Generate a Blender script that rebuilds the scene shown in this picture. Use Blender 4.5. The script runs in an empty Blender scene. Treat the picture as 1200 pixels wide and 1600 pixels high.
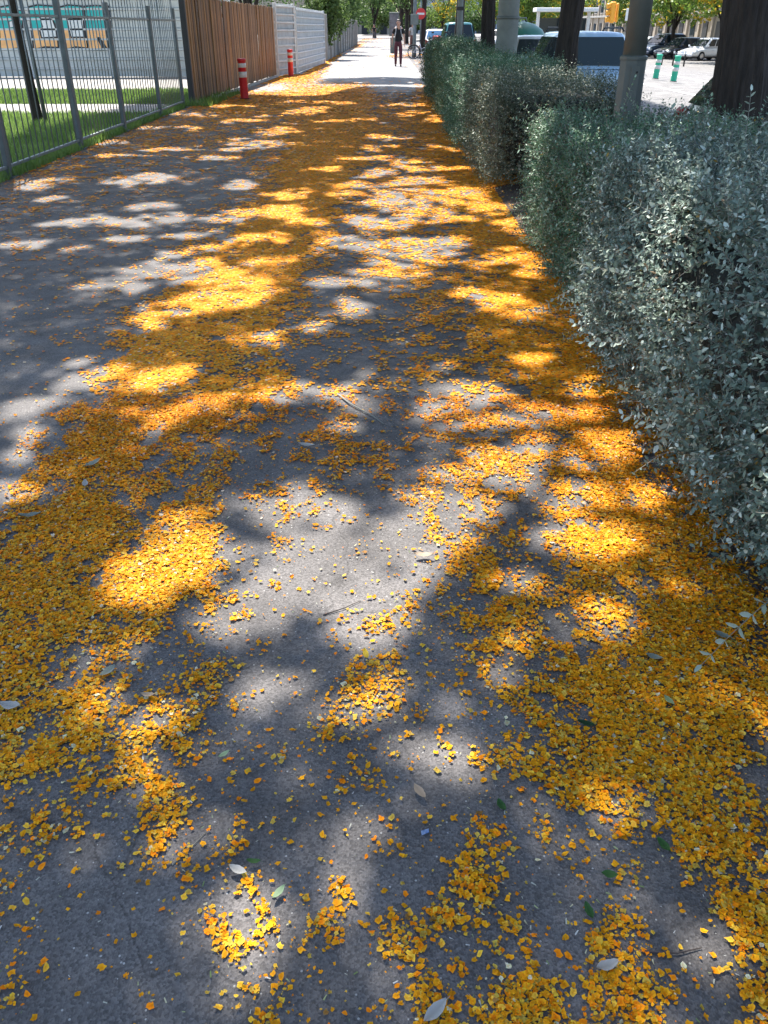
import bpy, bmesh, math, random
import numpy as np
from mathutils import Vector, Matrix

# ------------------------------------------------------------------ camera, sky, sun, exposure
scene = bpy.context.scene
C = scene.collection
FPX = 1280.0                     # focal length in pixels of the 1200 x 1600 photograph
CAM_H = 1.5
PITCH = math.atan(758.0 / FPX)   # horizon lies 758 px above the centre
cam_d = bpy.data.cameras.new('camera')
cam = bpy.data.objects.new('camera', cam_d); C.objects.link(cam)
cam.location = (0, 0, CAM_H); cam.rotation_euler = (math.pi / 2 - PITCH, 0, 0)
cam_d.sensor_fit = 'VERTICAL'; cam_d.sensor_height = 32.0; cam_d.lens = 32.0 * FPX / 1600.0
cam_d.clip_start = 0.05; cam_d.clip_end = 3000
scene.camera = cam

SUN_EL = math.radians(60)
SUN_AZ = math.radians(-20)       # from +Y, positive towards +X
S = Vector((math.sin(SUN_AZ) * math.cos(SUN_EL), math.cos(SUN_AZ) * math.cos(SUN_EL), math.sin(SUN_EL)))
world = bpy.data.worlds.new('World'); scene.world = world; world.use_nodes = True
wn = world.node_tree.nodes; wl = world.node_tree.links
bg = wn.get('Background') or wn.new('ShaderNodeBackground')
sky_n = wn.new('ShaderNodeTexSky'); sky_n.sky_type = 'NISHITA'; sky_n.sun_disc = False
sky_n.sun_elevation = SUN_EL; sky_n.sun_rotation = SUN_AZ % (2 * math.pi)
sky_n.air_density = 1.0; sky_n.dust_density = 1.2; sky_n.ozone_density = 1.0
wl.new(sky_n.outputs[0], bg.inputs[0]); bg.inputs[1].default_value = 0.12
sun_d = bpy.data.lights.new('sun', 'SUN'); sun_d.energy = 4.6; sun_d.angle = math.radians(0.6); sun_d.color = (1.0, 0.95, 0.88)
sun = bpy.data.objects.new('sun', sun_d); C.objects.link(sun)
sun.rotation_euler = S.to_track_quat('Z', 'Y').to_euler(); sun.location = (0, 0, 30)
vs = scene.view_settings
vs.view_transform = 'Standard'; vs.look = 'None'; vs.gamma = 1.0; vs.exposure = 1.75; vs.use_curve_mapping = False
scene.cycles.use_denoising = True
scene.cycles.max_bounces = 8; scene.cycles.diffuse_bounces = 4; scene.cycles.transmission_bounces = 6; scene.cycles.transparent_max_bounces = 8

rng = np.random.default_rng(11)
random.seed(5)

# ------------------------------------------------------------------ helpers
def link(o, parent=None):
    C.objects.link(o)
    if parent is not None: o.parent = parent
    return o

def tag(o, label=None, cat=None, group=None, kind=None):
    if label: o['label'] = label
    if cat: o['category'] = cat
    if group: o['group'] = group
    if kind: o['kind'] = kind
    return o

def empty(name, loc=(0, 0, 0), rz=0.0):
    o = bpy.data.objects.new(name, None); C.objects.link(o)
    o.location = loc; o.rotation_euler = (0, 0, rz); o.empty_display_size = 0.2
    return o

def make_mesh(name, V, Fc, mat=None, cols=None, smooth=False):
    V = np.asarray(V, dtype=np.float32); Fc = np.asarray(Fc, dtype=np.int32)
    me = bpy.data.meshes.new(name)
    n = Fc.shape[1]; m = len(Fc)
    me.vertices.add(len(V)); me.vertices.foreach_set('co', V.ravel())
    me.loops.add(m * n); me.loops.foreach_set('vertex_index', Fc.ravel())
    me.polygons.add(m); me.polygons.foreach_set('loop_start', np.arange(0, m * n, n, dtype=np.int32))
    me.polygons.foreach_set('loop_total', np.full(m, n, dtype=np.int32))
    if smooth: me.polygons.foreach_set('use_smooth', np.ones(m, dtype=bool))
    me.update(calc_edges=True)
    if cols is not None:
        a = me.color_attributes.new('Col', 'FLOAT_COLOR', 'POINT')
        cc = np.ones((len(V), 4), dtype=np.float32); cc[:, :3] = cols
        a.data.foreach_set('color', cc.ravel())
    if mat: me.materials.append(mat)
    return me

def np_obj(name, V, Fc, mat, parent=None, cols=None, smooth=False):
    return link(bpy.data.objects.new(name, make_mesh(name, V, Fc, mat, cols, smooth)), parent)

class MB:
    """collects shapes; build() links them as one mesh object"""
    def __init__(s): s.v = []; s.f = []; s.sm = []
    def add(s, vs, fs, smooth=False):
        o = len(s.v); s.v += [tuple(p) for p in vs]; s.f += [tuple(i + o for i in q) for q in fs]; s.sm += [smooth] * len(fs); return s
    def box(s, c, d, M=None):
        x, y, z = d[0] / 2, d[1] / 2, d[2] / 2
        P = [Vector((sx * x, sy * y, sz * z)) for sz in (-1, 1) for sy in (-1, 1) for sx in (-1, 1)]
        if M is not None: P = [M @ p for p in P]
        P = [p + Vector(c) for p in P]
        return s.add(P, [(0, 2, 3, 1), (4, 5, 7, 6), (0, 1, 5, 4), (2, 6, 7, 3), (0, 4, 6, 2), (1, 3, 7, 5)])
    def cbox(s, c, d, b=0.01, M=None):
        """box with chamfered edges (24 vertices)"""
        P = []; hx, hy, hz = [k / 2 for k in d]; b = min(b, hx * .9, hy * .9, hz * .9); idx = {}
        for sx in (-1, 1):
            for sy in (-1, 1):
                for sz in (-1, 1):
                    for k in range(3):
                        q = [sx * (hx - b), sy * (hy - b), sz * (hz - b)]
                        q[k] = (sx, sy, sz)[k] * (hx, hy, hz)[k]
                        idx[(sx, sy, sz, k)] = len(P); P.append(Vector(q))
        f = []
        for k in range(3):
            a, e = (k + 1) % 3, (k + 2) % 3
            for sg in (-1, 1):
                loop = []
                for u, v in ((-1, -1), (1, -1), (1, 1), (-1, 1)):
                    t = [0, 0, 0]; t[k] = sg; t[a] = u; t[e] = v; loop.append(idx[(t[0], t[1], t[2], k)])
                f.append(tuple(loop if sg > 0 else loop[::-1]))
        for k in range(3):
            a, e = (k + 1) % 3, (k + 2) % 3
            for u in (-1, 1):
                for v in (-1, 1):
                    t0 = [0, 0, 0]; t0[a] = u; t0[e] = v; t1 = list(t0); t0[k] = -1; t1[k] = 1
                    q = (idx[(*t0, a)], idx[(*t1, a)], idx[(*t1, e)], idx[(*t0, e)])
                    f.append(q if u * v > 0 else q[::-1])
        for sx in (-1, 1):
            for sy in (-1, 1):
                for sz in (-1, 1):
                    q = tuple(idx[(sx, sy, sz, k)] for k in range(3)); f.append(q if sx * sy * sz > 0 else q[::-1])
        if M is not None: P = [M @ p for p in P]
        return s.add([p + Vector(c) for p in P], f)
    def tube(s, pts, rad, n=8, caps=True, smooth=True):
        pts = [Vector(p) for p in pts]; rad = rad if isinstance(rad, (list, tuple)) else [rad] * len(pts)
        V = []; Fs = []; up = None
        for i, p in enumerate(pts):
            t = (pts[min(i + 1, len(pts) - 1)] - pts[max(i - 1, 0)]).normalized()
            if up is None: up = Vector((1, 0, 0)) if abs(t.x) < .8 else Vector((0, 1, 0))
            a = (up - t * up.dot(t)).normalized(); up = a; b = t.cross(a)
            for k in range(n):
                w = 2 * math.pi * k / n
                V.append(p + (a * math.cos(w) + b * math.sin(w)) * rad[i])
        for i in range(len(pts) - 1):
            for k in range(n):
                k2 = (k + 1) % n; Fs.append((i * n + k, i * n + k2, (i + 1) * n + k2, (i + 1) * n + k))
        s.add(V, Fs, smooth)
        if caps:
            o = len(s.v) - len(V)
            s.f.append(tuple(o + k for k in range(n))[::-1]); s.sm.append(False)
            o2 = o + (len(pts) - 1) * n; s.f.append(tuple(o2 + k for k in range(n))); s.sm.append(False)
        return s
    def lathe(s, prof, n=16, c=(0, 0, 0), smooth=True):
        V = []; Fs = []
        for r, z in prof:
            for k in range(n):
                w = 2 * math.pi * k / n; V.append((c[0] + r * math.cos(w), c[1] + r * math.sin(w), c[2] + z))
        for i in range(len(prof) - 1):
            for k in range(n):
                k2 = (k + 1) % n; Fs.append((i * n + k, i * n + k2, (i + 1) * n + k2, (i + 1) * n + k))
        s.add(V, Fs, smooth); o = len(s.v) - len(V)
        s.f.append(tuple(o + k for k in range(n))[::-1]); s.sm.append(False)
        o2 = o + (len(prof) - 1) * n; s.f.append(tuple(o2 + k for k in range(n))); s.sm.append(False)
        return s
    def prism(s, poly, d, axis='y', off=0.0):
        """polygon (u,v) extruded by d; axis y: (u,v)=(x,z), axis x: (y,z), axis z: (x,y)"""
        def P(u, v, w): return {'y': (u, w, v), 'x': (w, u, v), 'z': (u, v, w)}[axis]
        n = len(poly); V = [P(u, v, off) for u, v in poly] + [P(u, v, off + d) for u, v in poly]
        Fs = [tuple(range(n)), tuple(range(2 * n - 1, n - 1, -1))] + [(k, n + k, n + (k + 1) % n, (k + 1) % n) for k in range(n)]
        return s.add(V, Fs)
    def mesh(s, name, mat=None, fix=True):
        me = bpy.data.meshes.new(name); me.from_pydata(s.v, [], s.f)
        me.polygons.foreach_set('use_smooth', s.sm)
        if fix:
            bm = bmesh.new(); bm.from_mesh(me); bmesh.ops.recalc_face_normals(bm, faces=bm.faces); bm.to_mesh(me); bm.free()
        if mat: me.materials.append(mat)
        me.update(); return me
    def build(s, name, mat, parent=None, loc=None, rot=None):
        o = link(bpy.data.objects.new(name, s.mesh(name, mat)), parent)
        if loc: o.location = loc
        if rot: o.rotation_euler = rot
        return o

def inst(name, me, parent=None, loc=(0, 0, 0), rot=(0, 0, 0), sc=(1, 1, 1)):
    o = bpy.data.objects.new(name, me); link(o, parent)
    o.location = loc; o.rotation_euler = rot; o.scale = sc
    return o

def copy_tree(o, parent=None):
    c = o.copy(); C.objects.link(c); c.parent = parent
    for ch in list(o.children): copy_tree(ch, c)
    return c

# vectorised value noise ------------------------------------------------------------------
_T = np.random.default_rng(3).random(65536).astype(np.float32)
def _h(i, j, k):
    return _T[((i * 73856093) ^ (j * 19349663) ^ (k * 83492791)) & 65535]
def noise3(x, y, z):
    x = np.asarray(x, float); y = np.asarray(y, float) + 0 * x; z = np.asarray(z, float) + 0 * x
    i = np.floor(x).astype(np.int64); j = np.floor(y).astype(np.int64); k = np.floor(z).astype(np.int64)
    u = x - i; v = y - j; w = z - k
    u = u * u * (3 - 2 * u); v = v * v * (3 - 2 * v); w = w * w * (3 - 2 * w)
    r = 0
    for a in (0, 1):
        for b in (0, 1):
            for c in (0, 1):
                r = r + (u if a else 1 - u) * (v if b else 1 - v) * (w if c else 1 - w) * _h(i + a, j + b, k + c)
    return r
def noise2(x, y, s=0.0): return noise3(x, y, s + 0.5)
def fbm2(x, y, s=0.0, o=4):
    r = 0; a = .5; t = 0
    for q in range(o):
        r = r + a * noise2(x * 2 ** q, y * 2 ** q, s + 7 * q); t += a; a *= .5
    return r / t

def rot_mats(n, axis_z, spin):
    """rotation matrices whose local z is axis_z (N,3), spun by angle"""
    z = axis_z / np.linalg.norm(axis_z, axis=1, keepdims=True)
    ref = np.where(np.abs(z[:, 2:3]) < .95, np.array([[0, 0, 1.]]), np.array([[1., 0, 0]]))
    x = np.cross(ref, z); x /= np.linalg.norm(x, axis=1, keepdims=True); y = np.cross(z, x)
    c, s_ = np.cos(spin)[:, None], np.sin(spin)[:, None]
    X = x * c + y * s_; Y = -x * s_ + y * c
    return np.stack([X, Y, z], axis=2)

def scatter(TV, TF, pos, R, sc):
    """template instanced at pos with rotations R and scales sc -> V, F"""
    TV = np.asarray(TV, float); TF = np.asarray(TF, int); n = len(pos)
    sc = np.asarray(sc, float)
    if sc.ndim == 1: sc = sc[:, None].repeat(3, 1)
    P = TV[None] * sc[:, None, :]
    V = np.einsum('nij,nvj->nvi', R, P) + pos[:, None, :]
    Fc = TF[None] + (np.arange(n) * len(TV))[:, None, None]
    return V.reshape(-1, 3), Fc.reshape(-1, TF.shape[1])

# ------------------------------------------------------------------ materials
def mat(name, base, rough=.7, metal=0.0, var=0.0, scale=8.0, bump=0.0, bscale=40.0, spec=.5, c2=None, coat=0.0, stretch=None):
    m = bpy.data.materials.new(name); m.use_nodes = True
    nt = m.node_tree; N = nt.nodes; Lk = nt.links; b = N['Principled BSDF']
    b.inputs['Roughness'].default_value = rough; b.inputs['Metallic'].default_value = metal
    b.inputs['Specular IOR Level'].default_value = spec; b.inputs['Coat Weight'].default_value = coat
    tc = N.new('ShaderNodeTexCoord'); src = tc.outputs['Object']
    if stretch:
        mp = N.new('ShaderNodeMapping'); mp.inputs['Scale'].default_value = stretch; Lk.new(src, mp.inputs[0]); src = mp.outputs[0]
    if var > 0 or c2:
        nz = N.new('ShaderNodeTexNoise'); nz.inputs['Scale'].default_value = scale; nz.inputs['Detail'].default_value = 6; nz.inputs['Roughness'].default_value = .6
        Lk.new(src, nz.inputs['Vector'])
        r = N.new('ShaderNodeValToRGB'); r.color_ramp.elements[0].position = .3; r.color_ramp.elements[1].position = .7
        a = tuple(max(0, k * (1 - var)) for k in base); e = c2 if c2 else tuple(min(1, k * (1 + var)) for k in base)
        r.color_ramp.elements[0].color = (*a, 1); r.color_ramp.elements[1].color = (*e, 1)
        Lk.new(nz.outputs['Fac'], r.inputs[0]); Lk.new(r.outputs[0], b.inputs['Base Color'])
    else: b.inputs['Base Color'].default_value = (*base, 1)
    if bump > 0:
        n2 = N.new('ShaderNodeTexNoise'); n2.inputs['Scale'].default_value = bscale; n2.inputs['Detail'].default_value = 5
        Lk.new(src, n2.inputs['Vector'])
        bp = N.new('ShaderNodeBump'); bp.inputs['Strength'].default_value = bump; bp.inputs['Distance'].default_value = .02
        Lk.new(n2.outputs['Fac'], bp.inputs['Height']); Lk.new(bp.outputs[0], b.inputs['Normal'])
    return m

def foliage_mat(name, trans=.3, rough=.55, spec=.3, base=None):
    m = bpy.data.materials.new(name); m.use_nodes = True
    nt = m.node_tree; N = nt.nodes; Lk = nt.links; b = N['Principled BSDF']; out = N['Material Output']
    b.inputs['Roughness'].default_value = rough; b.inputs['Specular IOR Level'].default_value = spec
    tr = N.new('ShaderNodeBsdfTranslucent'); mx = N.new('ShaderNodeMixShader'); mx.inputs[0].default_value = trans
    if base is None:
        at = N.new('ShaderNodeAttribute'); at.attribute_name = 'Col'
        Lk.new(at.outputs['Color'], b.inputs['Base Color']); Lk.new(at.outputs['Color'], tr.inputs['Color'])
    else:
        b.inputs['Base Color'].default_value = (*base, 1); tr.inputs['Color'].default_value = (*base, 1)
    Lk.new(b.outputs[0], mx.inputs[1]); Lk.new(tr.outputs[0], mx.inputs[2]); Lk.new(mx.outputs[0], out.inputs['Surface'])
    return m

def asphalt_mat(name, base, wear):
    m = bpy.data.materials.new(name); m.use_nodes = True
    nt = m.node_tree; N = nt.nodes; Lk = nt.links; b = N['Principled BSDF']
    tc = N.new('ShaderNodeTexCoord')
    big = N.new('ShaderNodeTexNoise'); big.inputs['Scale'].default_value = .9; big.inputs['Detail'].default_value = 5; Lk.new(tc.outputs['Object'], big.inputs['Vector'])
    r = N.new('ShaderNodeValToRGB'); r.color_ramp.elements[0].position = .3; r.color_ramp.elements[1].position = .75
    r.color_ramp.elements[0].color = (*base, 1); r.color_ramp.elements[1].color = (*wear, 1); Lk.new(big.outputs['Fac'], r.inputs[0])
    # aggregate: every stone its own grey
    vo = N.new('ShaderNodeTexVoronoi'); vo.inputs['Scale'].default_value = 210; Lk.new(tc.outputs['Object'], vo.inputs['Vector'])
    sep = N.new('ShaderNodeSeparateColor'); Lk.new(vo.outputs['Color'], sep.inputs[0])
    mr = N.new('ShaderNodeMapRange'); mr.inputs['To Min'].default_value = .62; mr.inputs['To Max'].default_value = 1.38; Lk.new(sep.outputs[0], mr.inputs['Value'])
    mul = N.new('ShaderNodeVectorMath'); mul.operation = 'SCALE'; Lk.new(r.outputs[0], mul.inputs[0]); Lk.new(mr.outputs[0], mul.inputs['Scale'])
    # pale grit
    v2 = N.new('ShaderNodeTexVoronoi'); v2.inputs['Scale'].default_value = 70; Lk.new(tc.outputs['Object'], v2.inputs['Vector'])
    s2 = N.new('ShaderNodeSeparateColor'); Lk.new(v2.outputs['Color'], s2.inputs[0])
    g1 = N.new('ShaderNodeMath'); g1.operation = 'GREATER_THAN'; g1.inputs[1].default_value = .86; Lk.new(s2.outputs[1], g1.inputs[0])
    g2 = N.new('ShaderNodeMath'); g2.operation = 'LESS_THAN'; g2.inputs[1].default_value = .16; Lk.new(v2.outputs['Distance'], g2.inputs[0])
    g = N.new('ShaderNodeMath'); g.operation = 'MULTIPLY'; Lk.new(g1.outputs[0], g.inputs[0]); Lk.new(g2.outputs[0], g.inputs[1])
    mx = N.new('ShaderNodeMix'); mx.data_type = 'RGBA'; Lk.new(g.outputs[0], mx.inputs[0]); Lk.new(mul.outputs[0], mx.inputs[6]); mx.inputs[7].default_value = (.36, .35, .33, 1)
    # stains
    st = N.new('ShaderNodeTexNoise'); st.inputs['Scale'].default_value = 3.7; st.inputs['Detail'].default_value = 7; Lk.new(tc.outputs['Object'], st.inputs['Vector'])
    sr = N.new('ShaderNodeMapRange'); sr.inputs['From Min'].default_value = .35; sr.inputs['From Max'].default_value = .65; sr.inputs['To Min'].default_value = .74; sr.inputs['To Max'].default_value = 1.12; Lk.new(st.outputs['Fac'], sr.inputs['Value'])
    m2 = N.new('ShaderNodeVectorMath'); m2.operation = 'SCALE'; Lk.new(mx.outputs[2], m2.inputs[0]); Lk.new(sr.outputs[0], m2.inputs['Scale'])
    # fine cracks and old repairs
    wp = N.new('ShaderNodeTexNoise'); wp.inputs['Scale'].default_value = 2.5; wp.inputs['Detail'].default_value = 6; Lk.new(tc.outputs['Object'], wp.inputs['Vector'])
    wa = N.new('ShaderNodeMix'); wa.data_type = 'RGBA'; wa.blend_type = 'ADD'; wa.inputs[0].default_value = .5; Lk.new(tc.outputs['Object'], wa.inputs[6]); Lk.new(wp.outputs['Color'], wa.inputs[7])
    ck = N.new('ShaderNodeTexVoronoi'); ck.feature = 'DISTANCE_TO_EDGE'; ck.inputs['Scale'].default_value = .85; Lk.new(wa.outputs[2], ck.inputs['Vector'])
    cr = N.new('ShaderNodeMapRange'); cr.inputs['From Min'].default_value = .0008; cr.inputs['From Max'].default_value = .0045; cr.inputs['To Min'].default_value = .68; cr.inputs['To Max'].default_value = 1.0; Lk.new(ck.outputs['Distance'], cr.inputs['Value'])
    m3 = N.new('ShaderNodeVectorMath'); m3.operation = 'SCALE'; Lk.new(m2.outputs[0], m3.inputs[0]); Lk.new(cr.outputs[0], m3.inputs['Scale'])
    Lk.new(m3.outputs[0], b.inputs['Base Color'])
    b.inputs['Roughness'].default_value = .82; b.inputs['Specular IOR Level'].default_value = .35
    bp = N.new('ShaderNodeBump'); bp.inputs['Strength'].default_value = .55; bp.inputs['Distance'].default_value = .003
    Lk.new(vo.outputs['Distance'], bp.inputs['Height']); Lk.new(bp.outputs[0], b.inputs['Normal'])
    return m

def glass_mat(name, col=(.03, .04, .045), rough=.03):
    m = mat(name, col, rough, 0.0, spec=.3); return m

M = {}
M['asphalt'] = asphalt_mat('path_asphalt', (.092, .085, .082), (.146, .135, .129))
M['road'] = asphalt_mat('road_asphalt', (.13, .125, .122), (.185, .178, .17))
M['pave'] = mat('pavement_concrete', (.25, .235, .215), .85, var=.15, scale=3, bump=.2)
M['ground'] = mat('open_ground', (.22, .20, .17), .9, var=.2, scale=.3)
M['soil'] = mat('bed_soil', (.055, .036, .024), .95, var=.4, scale=25, bump=.8, bscale=60)
M['kerb'] = mat('kerb_stone', (.30, .29, .27), .8, var=.18, scale=9, bump=.25)
M['turf'] = mat('turf_soil', (.06, .085, .03), .95, var=.35, scale=6, bump=.5)
M['white_paint'] = mat('road_paint', (.72, .72, .70), .7, var=.12, scale=12)
M['steel'] = mat('galvanised_steel', (.17, .19, .19), .5, .35, var=.18, scale=14, bump=.06)
M['steel_dark'] = mat('weathered_post_steel', (.10, .115, .12), .55, .3, var=.2, scale=10, bump=.06)
M['slab'] = mat('pale_slab', (.185, .178, .176), .85, var=.14, scale=2.2, bump=.2)
M['corr_grey'] = mat('grey_blue_sheet', (.34, .355, .37), .45, .1, var=.25, scale=3, bump=.05)
M['corr'] = mat('white_corrugated_sheet', (.50, .51, .515), .45, .05, var=.14, scale=5, bump=.05)
M['hoard'] = mat('grey_hoarding_sheet', (.48, .50, .49), .5, .2, var=.15, scale=3, bump=.05)
M['wood'] = [mat('fence_wood_%s' % n, c, .75, var=.32, scale=5, bump=.25, bscale=30, stretch=(7, 7, .7)) for n, c in
             (('amber', (.22, .112, .043)), ('umber', (.15, .077, .031)), ('tan', (.27, .148, .060)), ('brown', (.105, .056, .026)))]
M['red'] = mat('red_plastic', (.55, .022, .03), .45, var=.12, scale=12)
M['reflect'] = mat('reflective_white_band', (.62, .60, .56), .4, var=.12, scale=25)
M['teal_plastic'] = mat('green_plastic', (.02, .42, .26), .45, var=.08, scale=12)
M['lamp_grey'] = mat('painted_lamp_post', (.085, .095, .086), .6, 0, var=.12, scale=7, bump=.05)
M['pole_grey'] = mat('concrete_pole', (.16, .172, .155), .8, var=.2, scale=5, bump=.25)
M['bark'] = mat('ridged_bark', (.028, .021, .017), .95, var=.5, scale=9, bump=.9, bscale=22, stretch=(3, 3, .6))
M['twig'] = mat('pale_twig', (.20, .19, .16), .85, var=.2)
M['twig_dark'] = mat('dark_twig', (.06, .045, .04), .85, var=.2)
M['core'] = mat('hedge_inside', (.018, .020, .016), 1.0, var=.5, scale=30, bump=.8)  # near-black colour stands for the shade inside the hedge
M['hedge_leaf'] = foliage_mat('silver_hedge_leaf', .22, .5, .35)
M['leaf'] = foliage_mat('tree_leaf', .5, .5, .3)
M['petal'] = foliage_mat('blossom_petal', .07, .7, .12)
M['grass'] = foliage_mat('grass_blade', .35, .5, .25)
M['dry'] = foliage_mat('fallen_leaf', .15, .6, .2)
M['black'] = mat('black_rubber', (.012, .012, .013), .75)
M['dark'] = mat('dark_void', (.02, .02, .022), .6)
M['chrome'] = mat('brushed_metal', (.55, .56, .57), .3, .9)
M['white'] = mat('white_enamel', (.72, .72, .70), .5, var=.06, scale=6)
M['glass'] = glass_mat('tinted_glass')
M['orange'] = mat('traffic_yellow', (.75, .33, .02), .5, var=.08)

# ------------------------------------------------------------------ where blossoms lie and where gaps are cut in the crowns for sun pools
PETAL_ROWS=[
(0.78,((-0.67,.12),(-0.50,.05),(-0.39,.1),(-0.32,.15),(-0.25,.05),(-0.19,.35),(-0.09,.3),(-0.04,.05),(0.04,.25),(0.13,.55),(0.29,.5),(0.36,.25),(0.45,.4),(0.56,.2),(0.67,.45))),
(0.89,((-0.72,.2),(-0.62,.15),(-0.54,.08),(-0.42,.08),(-0.32,.15),(-0.26,.25),(-0.18,.25),(-0.12,.1),(-0.05,.03),(0.05,.2),(0.07,.3),(0.14,.2),(0.22,.25),(0.30,.35),(0.39,.25),(0.43,.4),(0.50,.2),(0.55,.15),(0.63,.2),(0.72,.7))),
(1.02,((-0.77,.25),(-0.69,.2),(-0.60,.05),(-0.51,.05),(-0.39,.05),(-0.32,.1),(-0.26,.3),(-0.15,.3),(-0.10,.3),(-0.05,.05),(0.10,.25),(0.21,.45),(0.28,.4),(0.33,.05),(0.39,.15),(0.45,.15),(0.56,.1),(0.62,.3),(0.69,.6),(0.77,.75))),
(1.17,((-0.83,.3),(-0.75,.45),(-0.67,.35),(-0.55,.15),(-0.47,.4),(-0.40,.3),(-0.30,.15),(-0.17,.1),(-0.06,.1),(0.06,.1),(0.14,.15),(0.22,.25),(0.32,.1),(0.42,.4),(0.50,.45),(0.57,.2),(0.64,.55),(0.72,.45),(0.83,.25))),
(1.35,((-0.90,.55),(-0.75,.6),(-0.60,.6),(-0.51,.55),(-0.41,.15),(-0.30,.2),(-0.18,.3),(-0.06,.3),(0.06,.1),(0.15,.1),(0.24,.15),(0.35,.35),(0.42,.45),(0.51,.6),(0.63,.75),(0.75,.6),(0.90,.3))),
(1.56,((-0.99,.45),(-0.89,.35),(-0.79,.75),(-0.66,.65),(-0.58,.4),(-0.44,.35),(-0.33,.1),(-0.20,.15),(-0.10,.25),(0.00,.45),(0.10,.2),(0.23,.4),(0.36,.35),(0.49,.7),(0.59,.8),(0.76,.8),(0.91,.85),(0.99,.75))),
(1.82,((-1.09,.9),(-0.98,.85),(-0.86,.8),(-0.76,.45),(-0.64,.1),(-0.53,.6),(-0.44,.2),(-0.27,.08),(-0.11,.2),(0.07,.25),(0.22,.6),(0.36,.55),(0.47,.35),(0.58,.4),(0.66,.8),(0.84,.85),(1.09,.8))),
(2.13,((-1.22,.8),(-1.06,.8),(-0.91,.6),(-0.77,.75),(-0.59,.85),(-0.51,.3),(-0.41,.2),(-0.24,.15),(-0.08,.2),(0.08,.25),(0.20,.5),(0.33,.65),(0.47,.2),(0.61,.6),(0.73,.75),(0.93,.8),(1.12,.8),(1.22,.8))),
(2.53,((-1.38,.3),(-1.26,.7),(-1.08,.85),(-0.97,.75),(-0.85,.3),(-0.71,.5),(-0.60,.5),(-0.51,.2),(-0.32,.35),(-0.14,.2),(0.05,.2),(0.23,.3),(0.41,.4),(0.55,.3),(0.67,.7),(0.83,.9),(1.03,.85),(1.17,.7))),
(3.05,((-1.59,.05),(-1.43,.3),(-1.32,.85),(-1.09,.9),(-0.98,.5),(-0.79,.6),(-0.64,.4),(-0.48,.3),(-0.32,.45),(-0.16,.4),(0.05,.35),(0.26,.5),(0.45,.6),(0.61,.5),(0.74,.7),(0.95,.9),(1.09,.7))),
(3.60,((-1.81,.1),(-1.63,.1),(-1.45,.35),(-1.27,.75),(-1.06,.85),(-0.81,.85),(-0.60,.7),(-0.45,.3),(-0.24,.25),(0.00,.2),(0.18,.45),(0.36,.3),(0.60,.4),(0.78,.75),(1.00,.9),(1.12,.8))),
(4.12,((-2.02,.08),(-1.68,.08),(-1.41,.2),(-1.28,.85),(-1.04,.9),(-0.91,.4),(-0.71,.75),(-0.57,.6),(-0.47,.15),(-0.13,.2),(0.13,.4),(0.34,.35),(0.57,.6),(0.77,.9),(1.04,.85))),
(4.77,((-2.28,.12),(-1.90,.1),(-1.60,.25),(-1.41,.7),(-1.14,.85),(-0.84,.85),(-0.65,.6),(-0.49,.2),(-0.15,.25),(0.08,.3),(0.30,.45),(0.53,.55),(0.76,.9),(1.10,.85))),
(5.80,((-2.70,.15),(-2.25,.1),(-1.80,.15),(-1.39,.4),(-1.21,.8),(-0.90,.9),(-0.67,.75),(-0.49,.3),(-0.18,.4),(0.18,.45),(0.45,.5),(0.72,.85),(1.12,.9))),
(7.27,((-3.29,.2),(-2.47,.2),(-1.81,.2),(-1.37,.4),(-1.15,.85),(-0.82,.95),(-0.55,.8),(-0.27,.4),(0.11,.4),(0.49,.5),(0.82,.85),(1.21,.95))),
(9.16,((-4.05,.35),(-3.38,.4),(-2.36,.25),(-1.69,.25),(-1.35,.6),(-1.01,.95),(-0.54,.9),(-0.20,.5),(0.27,.6),(0.68,.75),(1.22,.95))),
(11.58,((-4.61,.5),(-3.77,.5),(-2.93,.45),(-2.10,.4),(-1.51,.5),(-1.17,.95),(-0.50,.95),(-0.17,.6),(0.34,.65),(0.75,.85),(1.34,.95))),
(15.53,((-4.97,.5),(-3.31,.6),(-1.99,.6),(-1.54,.9),(-0.44,.95),(-0.11,.65),(0.44,.7),(0.88,.9),(1.32,.95))),
(19.37,((-4.63,.5),(-3.40,.75),(-2.04,.75),(-1.36,.7),(-0.82,.95),(-0.14,.7),(0.54,.7),(0.95,.9),(1.23,.95))),
(23.12,((-4.36,.6),(-3.23,.9),(-2.26,.8),(-1.29,.9),(-0.48,.9),(0.00,.4),(0.65,.4),(0.97,.85))),
(26.13,((-4.00,.2),(-3.09,.05),(-2.54,.5),(-1.27,.9),(-0.54,.8),(-0.18,.15),(0.82,.2),(1.00,.6))),
(30.36,((-3.99,.1),(-3.57,.9),(-2.73,.9),(-2.10,.35),(-1.68,.1),(0.00,.02),(1.05,.05))),
(37.25,((-3.85,.2),(-3.08,.9),(-2.44,.6),(-2.05,.05),(0.00,0),(1.54,.02))),
(43.82,((-3.31,.6),(-2.86,.9),(-2.40,.3),(-2.10,0),(1.20,0),(1.65,.3),(1.95,.2))),
(48.98,((-3.35,.8),(-2.85,.9),(-2.41,.25),(-2.01,0),(-0.34,.02),(1.34,0),(2.01,.05))),
(55.49,((-3.60,.9),(-2.84,.85),(-2.46,.1),(-1.14,.05),(0.00,.1),(0.57,.5),(1.52,.4),(2.08,.3))),
(65.61,((-3.35,.5),(-2.46,.1),(-1.12,0),(1.79,0))),
(85.56,((-3.49,.4),(-2.32,.5),(-1.45,.05),(0.00,.25),(2.32,.1))),
(107.17,((-2.91,.3),(0.00,0),(2.91,.05))),
(143.18,((-2.91,.4),(1.94,.2))),]
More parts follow.
